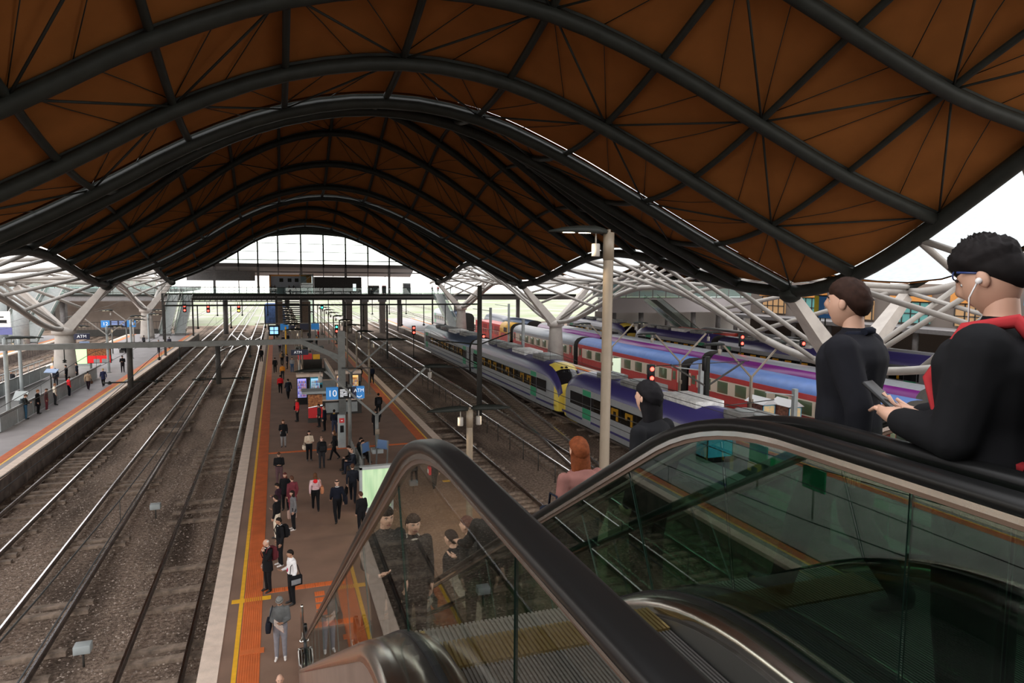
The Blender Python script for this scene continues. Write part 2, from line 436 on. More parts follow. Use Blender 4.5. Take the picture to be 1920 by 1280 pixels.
for j in range(len(YR)-1):
    for i in range(len(XN)-1):
        xa, xb, ya, yb = XN[i], XN[i+1], YR[j], YR[j+1]
        if (i+j) % 2: A, C = (xa,ya), (xb,yb)
        else: A, C = (xb,ya), (xa,yb)
        mid = ((A[0]+C[0])/2, (A[1]+C[1])/2)
        rods.tube([rp(*A,.16), rp(*C,.16)], .045, 5)
        if YR[j] < 80:
            xm = (xa+xb)/2
            for P, Q in ((A,(xm*.9+C[0]*.1,yb)), (C,(xm*.9+A[0]*.1,ya))):
                mm = ((P[0]+Q[0])/2,(P[1]+Q[1])/2)
                seams.tube([rp(*P,.36), rp(*mm,.41), rp(*Q,.36)], .018, 4)
r = rods.build('bracing_rods', M_dark, ceiling); r['kind'] = 'stuff'
r = seams.build('panel_seams', M_dark, ceiling); r['kind'] = 'stuff'
for side, xe in (('left', XN[0]), ('right', XN[-1])):
    for a, b in ((9,31),(31,75),(75,119),(119,141)):
        m = MB(); m.tube([(xe, a+(b-a)*k/24, roof_z(xe, a+(b-a)*k/24)-.05) for k in range(25)], .36, 8)
        m.build('edge_beam', M_dark, ceiling)
# node castings where the edge beams meet the column arms
for y in NODES:
    for xe, s in ((XN[0],-1),(XN[-1],1)):
        m = MB(); m.ell((xe,y,roof_z(xe,y)-.25), (.55,.7,.45), 10, 6); m.build('node_casting', M_dark, ceiling)

# the neighbouring vault on the right, beyond the open gap with the tube lattice
nb = MB(); ncol = 31.4
ys_ = [9+2.2*k for k in range(61)]
xs_ = [XN[0]+(XN[-1]-XN[0])*k/30 for k in range(31)]
vs = [(2*ncol-x, y, roof_z(x, y)+DZ) for y in ys_ for x in xs_]
fs = [(j*31+i, j*31+i+1, (j+1)*31+i+1, (j+1)*31+i) for j in range(60) for i in range(30)]
nb.add(vs, fs, 0, True); nb.add([(x,y,z+.1) for x,y,z in vs], [tuple(reversed(f)) for f in fs], 1, True)
nroof = structure(nb.build('ceiling_neighbour', [M_panel, M_greycool]), 'next brown roof vault over the far right platforms', 'roof')
for y in ys_[::2]:
    m = MB(); m.tube([(2*ncol-x, y, roof_z(x,y)+.1) for x in xs_[::2]], .24, 6); m.build('arch_rib', M_dark, nroof)

# columns with arms and tube lattice
def colx(s): return -19.15 if s < 0 else 31.4
ck = 0
NM = {(-1,31):'tapered concrete column with tube lattice nearest on the left platform', (-1,75):'pale tapered concrete column with splayed arms on the left platform beside the ramp',
      (-1,119):'farther pale concrete column on the left platform beside the escalators', (1,31):'near right column whose arms rise behind the two walking men',
      (1,75):'pale concrete column standing in front of the red and cream carriages', (1,119):'distant right hand column beyond the red locomotive'}
for s in (-1,1):
    cx = colx(s); xe = XN[0] if s < 0 else XN[-1]; xo = 2*cx-xe; zb = 0 if s < 0 else -.3
    for y in NODES:
        t = thing('roof_column', (cx,y,zb), NM[(s,int(y))], 'column', 'concrete columns holding up the roof')
        m = MB(); m.lathe([(1.05,0),(1.0,.6),(.78,3.4-zb),(.76,4.0-zb)], n=24); m.build('shaft', M_conc, t)
        m = MB(); m.lathe([(.74,4.0-zb),(1.0,4.15-zb),(1.02,4.5-zb),(.6,4.85-zb)], n=24); m.build('collar', M_conc, t)
        for x1 in (xe, xo):
            d = x1-cx; zt = roof_z(xe,y)-.35-zb; m = MB(); vs = []
            sg = 1 if d > 0 else -1
            for (px,pz,w,h) in ((sg*.1,4.2-zb,1.15,.95),(d*.5,(4.2-zb+zt)/2,.95,.75),(d*.97,zt,.62,.5)):
                L = math.hypot(d, zt-4.2+zb); ax, az = (zt-4.2+zb)/L, -d/L
                for a,b in ((-1,-1),(1,-1),(1,1),(-1,1)): vs.append((px+ax*b*h/2, a*w/2, pz+az*b*h/2))
            fs = [(0,3,2,1),(8,9,10,11)]
            for q in (0,4):
                for k in range(4): fs.append((q+k, q+(k+1)%4, q+4+(k+1)%4, q+4+k))
            m.add(vs, fs); m.build('column_arm', M_conc, t)
    for bi,(a, b) in enumerate(((9,31),(31,75),(75,119),(119,145))):
        t = thing('tube_lattice', (cx, a, 0), 'lattice of white steel tubes arching over the %s columns in the %s bay' % ('left' if s < 0 else 'right', ORD[bi]), 'lattice', 'white tube lattices beside the roof')
        L = b-a; ze = lambda y: roof_z(xe, y)-.1
        def lz(y): return 4.6+4.4*(1-math.cos(2*PI*(y-31)/44))/2
        m = MB(); m.tube([(0, L*k/24, lz(a+L*k/24)) for k in range(25)], .24, 8); m.build('lower_chord', M_white, t)
        m = MB(); m.tube([(xo-cx, L*k/24, ze(a+L*k/24)) for k in range(25)], .26, 8); m.build('outer_chord', M_white, t)
        k = 0; y = a+1.0
        while y < b-.5:
            y2 = min(b, max(a, y-7.5)); y3 = min(b, max(a, y+7.5))
            if y < b:
                m = MB(); m.tube([(xe-cx, y-a, ze(y)), (0, y2-a, lz(y2))], .15, 7); m.build('lattice_tube', M_white, t)
                m = MB(); m.tube([(xo-cx, y-a, ze(y)), (0, y3-a, lz(y3))], .15, 7); m.build('lattice_tube', M_white, t)
                m = MB(); yy = min(b, y+4.4); m.tube([(xe-cx, y-a, ze(y)), (xo-cx, yy-a, ze(yy)+.3)], .17, 7); m.build('lattice_tube', M_white, t)
            y += 4.4
        m = MB(); m.tube([(xe-cx, 0, ze(a)), (0, L*.5, lz(a+L*.5)+.6), (xo-cx, L, ze(b))], .13, 6); m.build('lattice_tube', M_white, t)
# loose stones on the nearest ballast
st_ = MB(); r_ = random.Random(5)
for k in range(9000):
    x = r_.uniform(-12.3,-2.2); y = 12.5+34*r_.random()**1.6; s = r_.uniform(.02,.05); z = -1.235
    vs = [(x+s*r_.uniform(.6,1.2)*a, y+s*r_.uniform(.6,1.2)*b, z+s*r_.uniform(.4,.9)*c) for a,b,c in ((1,0,0),(0,1,0),(-1,0,0),(0,-1,0),(0,0,1))]
    st_.add(vs, [(0,1,4),(1,2,4),(2,3,4),(3,0,4)])
so = st_.build('ballast_stones', mat('ballast_stone', (.36,.29,.24), .9, noise=.4, nscale=3), [o for o in bpy.data.objects if o.name == 'ballast_bed'][0]); so['kind'] = 'stuff'
# ---------------------------------------------------------------- far footbridge and end wall
M_bridge = mat('bridge_steel', (.20,.19,.19), .6, .2, noise=.1)
M_bluegrey = mat('blue_grey_panel', (.30,.33,.37), .6, noise=.06)
M_orange = mat('orange_panel', (.62,.25,.05), .6)
br = thing('footbridge', (0,140,0), 'long footbridge crossing all the tracks at the far end of the roof', 'bridge')
b = MB(); b.span(-60,62,-3,3,5.3,6.1); b.build('deck_beam', M_bridge, br)
b = MB(); b.span(-60,62,-3.2,3.2,6.1,6.45); b.build('deck', M_dark, br)
gp = MB(); gp.span(-1.05,1.05,-.01,.01,.05,1.2); gpm = gp.mesh('glass_panel', M_clear)
po = MB(); po.span(-.03,.03,-.03,.03,0,1.25); pom = po.mesh('railing_post', M_dark)
for k in range(42):
    x = -58+k*2.2
    put('glass_panel', gpm, br, (x+1.1,-3,6.45)); put('railing_post', pom, br, (x,-3,6.45))
b = MB(); b.span(-60,36,-3.05,-2.95,7.66,7.74); b.build('handrail', M_dark, br)
for x in (-36,-19,-9.2,2,13,24,36,50):
    b = MB(); b.lathe([(.45,-1.3),(.45,5.3)], (x,1,0), n=10); b.build('pier', M_bridge, br)
k = thing('bridge_kiosk', (2.2,140,6.45), 'blue grey box room with an orange frame on the footbridge', 'kiosk')
b = MB(); b.span(-3.1,3.4,-1.5,2.5,0,3.4); b.build('room', M_bluegrey, k)
b = MB(); b.span(-3.4,-3.1,-1.7,2.5,0,3.7); b.span(3.4,4.4,-1.7,2.5,0,3.7); b.span(-3.4,4.4,-1.7,2.5,3.4,3.7); b.build('orange_frame', M_orange, k)
for x in (-1.2,.3,1.6):
    b = MB(); b.span(x-.35,x+.35,-1.56,-1.5,2.3,3.0); b.build('sign_board', M_dark, k)
k = thing('lift_shaft', (5.6,138.5,0), 'glass lift shaft rising through the footbridge', 'lift')
b = MB()
for x in (-1.2,1.2):
    for y in (-1.2,1.2): b.span(x-.08,x+.08,y-.08,y+.08,0,10.4)
for z in (0.1,3.0,6.2,8.3,10.3):
    for x in (-1.2,1.2): b.span(x-.06,x+.06,-1.2,1.2,z-.07,z+.07); b.span(-1.2,1.2,x-.06,x+.06,z-.07,z+.07)
b.bar((-1.2,-1.2,8.3),(1.2,-1.2,10.3),.08,.08); b.bar((-1.2,-1.2,8.3),(1.2,-1.2,6.2),.08,.08); b.build('frame', M_greycool, k)
b = MB(); b.span(-1.15,1.15,-1.16,-1.14,.2,10.2); b.build('glass_wall', M_clear, k)
b = MB(); b.span(-1.0,1.0,-1.0,1.0,6.5,8.6); b.build('lift_car', M_dark, k)
k = thing('dark_kiosk', (11.5,140,6.45), 'charcoal box kiosk on the footbridge right of the lift', 'kiosk')
b = MB(); b.span(-4.4,4.6,-1.6,2.4,0,3.35); b.build('walls', M_darkpost, k)
b = MB(); b.span(2.9,3.5,-1.66,-1.6,.6,2.0); b.build('doorway', emit('bright_doorway',(.8,.9,.9),1.2), k)
for i,(x,w,h,m) in enumerate(((18.5,2.2,1.7,M_darkpost),(20.6,.8,1.7,mat('dark_red_panel',(.25,.04,.05),.6)),(25.2,1.5,2.2,M_greycool))):
    k = thing('bridge_cabinet', (x,139,6.45), ['low dark cabinet on the footbridge','dark red cabinet on the footbridge','tall grey cabinet on the footbridge'][i], 'cabinet')
    b = MB(); b.rbox((0,0,h/2), (w,.9,h), .05); b.build('casing', m, k)
    b = MB(); b.span(-w*.42,w*.42,-.47,-.45,.15,h-.2); b.build('front_panel', mat('cabinet_front',(.10,.10,.11),.5), k)
b = MB(); b.span(-16,-3.8,2.9,3.2,8.9,10.6); s = thing('sun_blind', (0,140,0), 'long grey blind hanging above the left part of the footbridge', 'blind'); b.build('blind_panel', M_bridge, s)
b = MB(); b.span(-16,-3.8,2.85,3.25,10.6,10.75); b.build('headrail', M_dark, s)

# glazed end wall: mullions hang between the last arch and the beam over the bridge
ew = structure(MB().span(-15.4,27.1,141,141.6,11.6,12.3).build('wall_end', M_bridge), 'glazed end wall under the last roof arch', 'wall')
b = MB(); b.span(-15.4,27.1,140.8,141.2,12.9,13.05); b.build('green_transom', mat('green_steel',(.10,.22,.12),.5), ew)
for i in range(1, len(XN)-1):
    z1 = roof_z(XN[i],141)
    if z1 > 12.5:
        b = MB(); b.span(XN[i]-.14,XN[i]+.14,140.8,141.1,11.6,z1); b.build('mullion', M_dark, ew)
    b = MB(); b.span(XN[i]-.22 if i%2 else XN[i]-.08, XN[i]+.22 if i%2 else XN[i]+.08, 141,141.4,6.4,11.7); b.build('mullion_post', M_bridge, ew)
for i in range(len(XN)-1):
    xa, xb = XN[i]+.08, XN[i+1]-.08; za, zb = roof_z(xa,141)-.2, roof_z(xb,141)-.2
    if min(za,zb) > 12.2:
        b = MB(); b.add([(xa,141,12.3),(xb,141,12.3),(xb,141,zb),(xa,141,za)], [(0,1,2,3)]); b.build('window_pane', M_clear, ew)
    for zz in (14.6,16.2):
        if min(za,zb) > zz: b = MB(); b.span(xa-.1,xb+.1,140.95,141.05,zz-.05,zz+.05); b.build('glazing_bar', M_darkpost, ew)
b = MB(); b.span(-40,62,140.9,141.3,10.55,10.8); b.build('lower_beam', M_bridge, ew)
for i in range(16):
    xa = -15.4+i*2.66; b = MB(); b.add([(xa,141.3,11.5),(xa+2.655,141.3,11.5),(xa+2.655,145.5,9.9),(xa,145.5,9.9),(xa,141.3,11.6),(xa+2.655,141.3,11.6),(xa+2.655,145.5,10.0),(xa,145.5,10.0)],[(0,1,2,3),(7,6,5,4),(0,4,5,1),(1,5,6,2),(2,6,7,3),(3,7,4,0)])
    b.build('awning_panel', mat('pale_soffit',(.60,.58,.58),.7), ew)
    if i % 2 == 0:
        b = MB(); b.bar((xa-.04,141.2,11.9),(xa-.04,145.6,9.9),.16,.16); b.build('awning_strut', M_bridge, ew)
# stair tower under the bridge
st = thing('stair_tower', (3.2,131,0), 'brown stair tower under the footbridge at the far end of the island platform', 'stairs')
b = MB(); b.span(-3.4,-2.2,-3,6,0,5.3); b.span(1.0,2.6,-3,6,0,5.3); b.build('shaft_wall', mat('tower_brown',(.16,.12,.09),.8,noise=.2), st)
for k in range(16):
    b = MB(); b.span(-2.1,.9,-5+k*.6,-4.4+k*.6,k*.33,k*.33+.2); b.build('stair_tread', M_post, st)
b = MB(); b.bar((-2.15,-5,.9),(-2.15,4.6,6.1),.08,.08); b.bar((.95,-5,.9),(.95,4.6,6.1),.08,.08); b.build('handrail', M_white, st)

def far_escalator(x, y0, zt, label, w=1.6, ln=13, side=1):
    t = thing('distant_escalator', (x,y0,0), label, 'escalator', 'distant escalators up to the footbridge')
    b = MB(); b.bar((0,0,.2),(0,ln,zt),w,.35); b.build('step_band', M_post, t)
    b = MB(); b.span(-w/2,w/2,-.6,.4,-1.25,.2); b.build('footing', M_bridge, t)
    for s in (-1,1):
        b = MB(); b.bar((s*w*.55,0,.7),(s*w*.55,ln,zt+.6),.05,.8); b.build('balustrade', M_clear, t)
        b = MB(); b.tube([(s*w*.55,-.5,1.0),(s*w*.55,0,1.15),(s*w*.55,ln,zt+1.05)],.06,6); b.build('handrail', M_white, t)
    return t
far_escalator(-17.2,123,6.2,'escalator rising to the footbridge from the left platform')
far_escalator(-15.0,123,6.2,'escalator beside it nearer the tracks, with people riding up')
far_escalator(-33.0,112,7.5,'dark green escalator on the far left platform',2.2,15)
far_escalator(30.5,120,6.4,'pale escalator down to the right platform below the footbridge',1.8,14)
far_escalator(-35.9,112,7.5,'second dark escalator on the far left platform',2.2,15)
for k,x in enumerate((13.5,16.5,20)):
    t = thing('bridge_pier', (x,137.5,-1.25), 'square brown pier under the footbridge, %s from the left' % ORD[k], 'pier', 'piers under the footbridge')
    b = MB(); b.span(-.55,.55,-.55,.55,0,6.5); b.build('shaft', mat('pier_brown',(.20,.17,.15),.8,noise=.15), t)
    b = MB(); b.span(-.75,.75,-.75,.75,6.2,6.55); b.build('cap', M_bridge, t)

# right hand mezzanine and shops in the background
mz = thing('mezzanine', (86,118,0), 'glazed upper walkway with grey fascia beyond the right hand trains', 'building')
b = MB(); b.span(-26,44,-2,4,3.4,6.2); b.build('fascia', mat('mezzanine_grey',(.33,.30,.30),.6), mz)
b = MB(); b.span(-26,44,6,6.4,6.2,11); b.build('back_wall', mat('pale_back_wall',(.55,.58,.58),.7), mz)
b = MB(); b.span(-26,44,-2,6.4,10.6,11.0); b.build('soffit', M_bridge, mz)
for k in range(24):
    b = MB(); b.span(-26+k*2.9,-23.3+k*2.9,-2.1,-2.06,6.2,9.4); b.build('window_pane', M_clear, mz)
    b = MB(); b.span(-26.08+k*2.9,-25.92+k*2.9,-2.15,-2.0,6.2,10.6); b.build('mullion', M_post, mz)
for k in range(12):
    b = MB(); b.lathe([(.5,-1.2),(.5,3.4)],(-24+k*6,1,0),n=10); b.build('pier', M_bridge, mz)
b = MB(); b.span(-26,44,5,5.3,-1.2,3.4); b.build('lower_wall', mat('pale_lower_wall',(.5,.47,.44),.8), mz)
far_escalator(63,92,6.0,'stair escalator coming down beside the right hand lamp pole in the background',2.4,15)
sh = thing('shop_row', (84,62,0), 'row of dim shops with teal windows and orange fascia far right', 'building')
b = MB(); b.span(6,9,-40,52,-1.2,9.4); b.build('back_wall', mat('shop_back',(.16,.13,.11),.8), sh)
for k in range(9):
    y = -38+k*10
    b = MB(); b.span(5.6,6,y,y+6,3.6,6.6); b.build('shop_window', emit('shop_teal',(.10,.28,.26),.25) if k%2 else emit('shop_warm',(.45,.26,.12),.22), sh)
    for q in range(5):
        b = MB(); b.span(5.5,5.62,y+q*1.5-.08,y+q*1.5+.08,3.5,6.7); b.build('mullion', M_darkpost, sh)
    b = MB(); b.span(5.5,5.62,y,y+6,4.9,5.05); b.build('transom', M_darkpost, sh)
    b = MB(); b.span(5.2,6,y,y+6.5,6.8,8.6); b.build('fascia', M_orange if k%3 else mat('shop_blue',(.05,.25,.5),.6), sh)
b = MB(); b.span(0,6,-40,52,2.6,3.2); b.build('balcony_slab', M_bridge, sh)
for k in range(12):
    b = MB(); b.lathe([(.4,-1.2),(.4,2.6)],(1,-38+k*8,0),n=8); b.build('pier', M_bridge, sh)
for k,(x,y,c) in enumerate(((66,70,(.75,.62,.03)),(63,66,(.05,.25,.65)))):
    t = thing('hanging_banner', (x,y,5.2), ['yellow and blue banner hanging in the far right hall','blue banner hanging in the far right hall'][k], 'banner')
    b = MB(); b.span(-.05,.05,-1.0,1.0,0,2.6); b.build('cloth', mat('banner_%d'%k,c,.7), t)
    b = MB(); b.span(-.06,.06,-.55,.05,.5,2.0); b.build('print', mat('banner_print_%d'%k,(.05,.3,.75) if k == 0 else (.8,.8,.8),.7), t)
    b = MB(); b.span(-.03,.03,-1.1,1.1,2.6,2.7); b.build('rod', M_dark, t)
    b = MB(); b.tube([(.1,0,-6.45),(.1,0,2.7)],.08,6); b.build('post', M_dark, t)

# left background: dark hall with escalator and blue white screens
lh = thing('left_hall', (-30,166,0), 'dim concrete concourse block beyond the far left platform', 'building')
b = MB(); b.span(-30,2,20,24,-1.2,8.5); b.build('back_wall', mat('hall_wall',(.36,.31,.28),.8,noise=.1), lh)
b = MB(); b.span(-30,12,-10,24,6.4,7.2); b.build('upper_deck', M_bridge, lh)
for k in range(7):
    b = MB(); b.lathe([(.7,-1.2),(.7,6.4)],(-4-k*4,-6+k*4,0),n=12); b.build('pier', M_bridge, lh)
for k in range(10):
    b = MB(); b.span(-29+k*4,-25.2+k*4,-10.1,-10.06,7.2,9.0); b.build('glass_panel', M_clear, lh)
lb = thing('billboard', (-33.4,104,3.0), 'small white poster board beside the column at the left edge', 'sign')
b = MB(); b.span(-1.0,1.0,-.06,.06,0,2.0); b.build('poster', mat('poster_white',(.75,.74,.72),.7), lb)
b = MB(); b.span(-.7,.6,-.07,-.06,.5,.9); b.span(-.7,.3,-.07,-.06,1.2,1.35); b.build('print', M_black, lb)
b = MB(); b.span(-1.1,1.1,-.08,.08,-1.0,-.05); b.build('screen', mat('screen_blue',(.10,.11,.28),.4), lb)
for k in range(2):
    b = MB(); b.lathe([(.9,0),(.9,9.0)],n=16); t = thing('dark_pillar', (-36.5+k*3.0,113-k*1.5,0), ['thick grey pillar at the left edge behind the poster board','thick grey pillar left of the dark escalator'][k], 'pillar'); b.build('shaft', M_greycool, t)
    b = MB(); b.lathe([(1.1,-.3),(1.1,.3)],(0,0,8.7),n=16); b.build('capital', M_bridge, t)

# ---------------------------------------------------------------- overhead line structures
M_wire = mat('overhead_wire', (.02,.02,.02), .5)
def insulator(root, p, down=1.0, name='dropper'):
    m = MB(); x,y,z = p; m.tube([(x,y,z),(x,y,z-down)], .03, 5)
    m.lathe([(.03,0),(.14,.04),(.05,.09),(.14,.14),(.05,.2),(.03,.22)],(x,y,z-down-.1),n=8); m.build(name, M_dark, root)
pg = thing('overhead_portal', (4.25,49.0,0), 'grey steel portal beam across the left tracks with a mast on the island platform', 'gantry')
b = MB(); b.span(-.24,.24,-.2,.2,0,5.9); b.build('mast', M_post, pg)
b = MB(); b.span(-30,-2.75,-.17,.17,5.05,5.4); b.build('beam', M_post, pg)
b = MB(); b.bar((-2.8,0,5.25),(0,0,3.95),.3,.34); b.build('knee_brace', M_post, pg)
b = MB(); b.bar((-2.8,0,5.36),(0,0,5.36),.12,.14); b.build('tie_bar', M_post, pg)
for x in (-13.2,-8.0):
    b = MB(); b.tube([(x,0,5.2),(x,0,2.5)],.17,8); b.build('drop_tube', M_darkpost, pg)
    b = MB(); b.tube([(x-1.6,0,2.85),(x+1.9,0,2.85)],.05,6); b.build('registration_arm', M_dark, pg)
    for q in (-1.2,1.5): insulator(pg,(x+q,0,2.95),.12,'insulator')
for x in (-16.8,-11.5,-10.3,-6.0,-3.9): insulator(pg,(x,0,5.05),.75)
for x in (-19.6,-16.2):
    pass
b = MB(); b.tube([(-2.4,0,0),(-2.4,0,0.01)],.01,4)
# catenary and contact wires for each electrified track
def catenary(x, z, label, y0=-5, y1=190, span=44, ph=49, sag=.9):
    t = thing('overhead_wire', (x,0,0), label, 'wire', 'overhead wires')
    pts = []; y = y0
    while y <= y1:
        q = ((y-ph)/span)%1.0; pts.append((0,y,z+1.2-sag*4*q*(1-q))); y += span/8
    m = MB(); m.tube(pts,.015,4); m.build('messenger_wire', M_wire, t)
    m = MB(); m.tube([(0,y0,z),(0,y1,z)],.015,4); m.build('contact_wire', M_wire, t)
    m = MB()
    for p in pts[::2]: m.tube([p,(0,p[1],z)],.010,3)
    m.build('droppers', M_wire, t)['kind'] = 'stuff'
for x,z,l in ((-11.05,3.7,'thin overhead wire above the track by the left platform'),(-7.27,3.7,'thin overhead wire above the middle left track'),(-3.43,4.1,'thin overhead wire above the track left of the island platform'),
              (10.85,4.6,'thin overhead wire above the track right of the island platform'),(15.98,4.6,'thin overhead wire above the fenced track'),(-25.7,4.3,'thin overhead wire behind the left platform')):
    catenary(x,z,l)
# mast between the right tracks, far cross wires
mt = thing('overhead_mast', (14.2,48.5,-1.25), 'tall dark overhead line mast behind the double lamp', 'mast')
b = MB(); b.lathe([(.22,0),(.17,10.4)],n=8); b.build('pole', M_darkpost, mt)
b = MB(); b.tube([(0,0,6.0),(-3.4,0,6.4)],.05,5); b.tube([(0,0,4.4),(-3.4,0,6.4)],.04,5); b.tube([(0,0,6.0),(2.6,0,6.9)],.05,5); b.build('bracket', M_dark, mt)
b = MB(); b.tube([(0,0,4.3),(-10,0,4.6)],.035,5); b.build('cross_wire', M_wire, mt)
m2 = thing('overhead_mast', (24.2,34.4,-.3), 'black octagonal mast with V shaped arms in front of the red carriage', 'mast')
b = MB(); b.lathe([(.19,0),(.17,5.4)],n=8,smooth=False); b.build('pole', M_dark, m2)
b = MB(); b.bar((0,0,3.6),(-2.5,0,5.0),.09,.09); b.build('arm', M_darkpost, m2)
b = MB(); b.bar((0,0,3.6),(2.6,0,5.0),.09,.09); b.build('arm', M_darkpost, m2)
b = MB(); b.tube([(-3.6,0,4.95),(3.0,0,5.05)],.03,5); b.build('cross_arm', M_wire, m2)
b = MB(); b.rbox((-.28,-.1,5.0),(.2,.3,.9),.09); b.build('cable_loop', M_black, m2)
b = MB(); b.tube([(0,0,2.3),(-4,0,2.2)],.03,5); b.tube([(0,0,2.3),(5,0,2.55)],.03,5); b.build('span_wire', M_wire, m2)
b = MB(); b.lathe([(.21,-.05),(.21,.05)],(0,0,2.3),n=8); b.build('clamp', M_darkpost, m2)
for k,(x,y,zb,h) in enumerate(((29.7,33.2,-.3,3.4),(25.6,37,-.3,4.6),(24.0,66,-.3,5.8),(24.2,78,-.3,6.5),(33.3,98,-.3,6.2))):
    t = thing('pale_mast', (x,y,zb), ['pale steel mast in front of the end of the red carriage','grey square mast in front of the red carriage door','pale mast in front of the silver and white carriage','pale square mast by the red locomotive','pale mast just beyond the red locomotive'][k], 'mast')
    b = MB(); b.span(-.13,.13,-.13,.13,0,h); b.build('pole', M_greycool, t)
    b = MB(); b.bar((0,0,h-.4),(-2.2,0,h-.1),.07,.07); b.build('arm', M_greycool, t)
# distant portals under the bridge
for k,y in enumerate((92,122)):
    t = thing('overhead_portal', (0,y,0), ['thin dark overhead portal halfway down the tracks','thin dark overhead portal just before the footbridge'][k], 'gantry')
    b = MB(); b.span(-13,27,-.1,.1,6.0 if k == 0 else 5.9,6.2 if k == 0 else 6.15); b.build('beam', M_dark, t)
    for x in (-12.9,4.0,14.0,26.8):
        b = MB(); b.span(x-.12,x+.12,-.12,.12,-1.2,6.2); b.build('mast', M_darkpost, t)
    for x in (-9.2,-5.4,-1.4,8.5,10.9,16.0,19,22):
        b = MB(); b.tube([(x,0,6.0),(x,0,3.3)],.07,6); b.lathe([(.07,0),(.2,.1),(.07,.25)],(x,0,3.2),n=6); b.build('drop_tube', M_dark, t)

# signals
M_red = emit('red_lamp', (1.0,.03,.02), 14.0); M_amber = emit('amber_lamp', (1.0,.45,.03), 12.0); M_green = emit('green_lamp', (.03,1.0,.55), 8.0)
sgn = thing('signal_gantry', (0,116,0), 'truss signal gantry carrying red signals over the left tracks', 'gantry')
b = MB()
for z in (5.8,7.0):
    for y in (-.4,.4): b.span(-16.5,0,y-.05,y+.05,z-.06,z+.06)
for k in range(22):
    x = -16.5+k*.75; b.bar((x,-.4,5.8),(x+.75,-.4,7.0),.05,.05); b.bar((x,-.4,5.8),(x,-.4,7.0),.05,.05)
b.build('truss', M_dark, sgn)
for x in (-16.4,0):
    b = MB(); b.span(x-.15,x+.15,-.15,.15,-1.2,7.0); b.build('post', M_darkpost, sgn)
for k in range(20):
    b = MB(); b.span(-16.4+k*.86-.02,-16.4+k*.86+.02,-.45,-.41,7.0,8.1); b.build('guard_post', M_dark, sgn)
b = MB(); b.span(-16.4,0,-.45,-.41,8.06,8.12); b.span(-16.4,0,-.45,-.41,7.5,7.55); b.build('guard_rail', M_dark, sgn)
def signal(x, y, z, lamps, label, base=None, w=.5):
    t = thing('signal_light', (x,y,z), label, 'signal', 'railway signals')
    n = len(lamps); b = MB(); b.rbox((0,0,0),(w,.25,.62*n),.05); b.build('signal_head', M_black, t)
    if z > 4 and base is None and y > 110:
        b = MB()
        for q in (-.16,.16): b.span(q-.03,q+.03,-.03,.03,.3*n,1.2)
        b.span(-.03,.03,.1,.75,1.02,1.1); b.build('hanger', M_dark, t)
    for i,m in enumerate(lamps):
        zz = (n-1)*.31-i*.62; b = MB(); b.lathe([(.001,0),(.14,0),(.14,.04),(.001,.06)],n=12)
        o = b.build('lamp', m, t, (0,-.14,zz)); o.rotation_euler = (PI/2,0,0)
        b = MB(); b.tube([(0,-.12,zz+.17),(0,-.34,zz+.19)],.04,6); b.rbox((0,-.2,zz+.19),(.3,.2,.03),.01); b.build('hood', M_black, t)
    if base is not None:
        b = MB(); b.tube([(0,.1,base-z),(0,.1,0)],.06,6); b.build('post', M_dark, t)
        b = MB(); b.span(-.25,.25,-.1,.4,base-z,base-z+.12); b.build('base_plate', M_darkpost, t)
    return t
signal(-13.3,115.3,4.8,[M_red,M_red],'leftmost double red signal on the truss gantry')
signal(-10.0,115.3,4.7,[M_red,M_red],'double red signal second from the left on the truss gantry')
signal(-5.6,115.3,4.7,[M_red,M_amber],'red over amber signal on the truss gantry')
signal(8.2,102,2.2,[M_green,M_red],'green and red signal at the right edge of the island platform',0)
signal(7.3,120,4.6,[M_green],'small green signal under the footbridge',0)
signal(17.6,92,2.6,[M_red,M_red],'double red signal beside the fenced right hand track',-1.2)
signal(23.9,80,2.3,[M_red,M_red],'double red signal behind the far railcar roof',-.3)
signal(23.6,39.8,3.4,[M_red,M_red],'double red signal above the roof of the nearer railcar',-.3)
signal(42.5,55,3.9,[M_red,M_red],'double red signal before the far purple trains',-.3)
signal(43.5,48,4.2,[M_red],'single red signal above the purple roof edge',-.3)
tv = thing('monitor_cluster', (-.4,104,2.0), 'stack of four blue driver monitors beside the left tracks', 'monitor')
b = MB(); b.rbox((0,0,0),(1.5,.5,1.5),.05); b.build('housing', M_black, tv)
for i in range(2):
    for j in range(2):
        b = MB(); b.span(-.55+i*.6,-.05+i*.6,-.27,-.25,-.5+j*.55,-.05+j*.55); b.build('screen', emit('blue_screen',(.25,.5,.85),1.6), tv)
b = MB(); b.tube([(0,.1,-2),(0,.1,-.6)],.08,6); b.build('post', M_dark, tv)
yp = thing('yellow_post', (1.0,88,0), 'thin yellow post on the island platform', 'post')
b = MB(); b.lathe([(.09,0),(.09,3.6)],n=8); b.build('shaft', M_yel, yp)
b = MB(); b.span(-.2,.2,-.2,.2,0,.06); b.build('base_plate', M_post, yp)

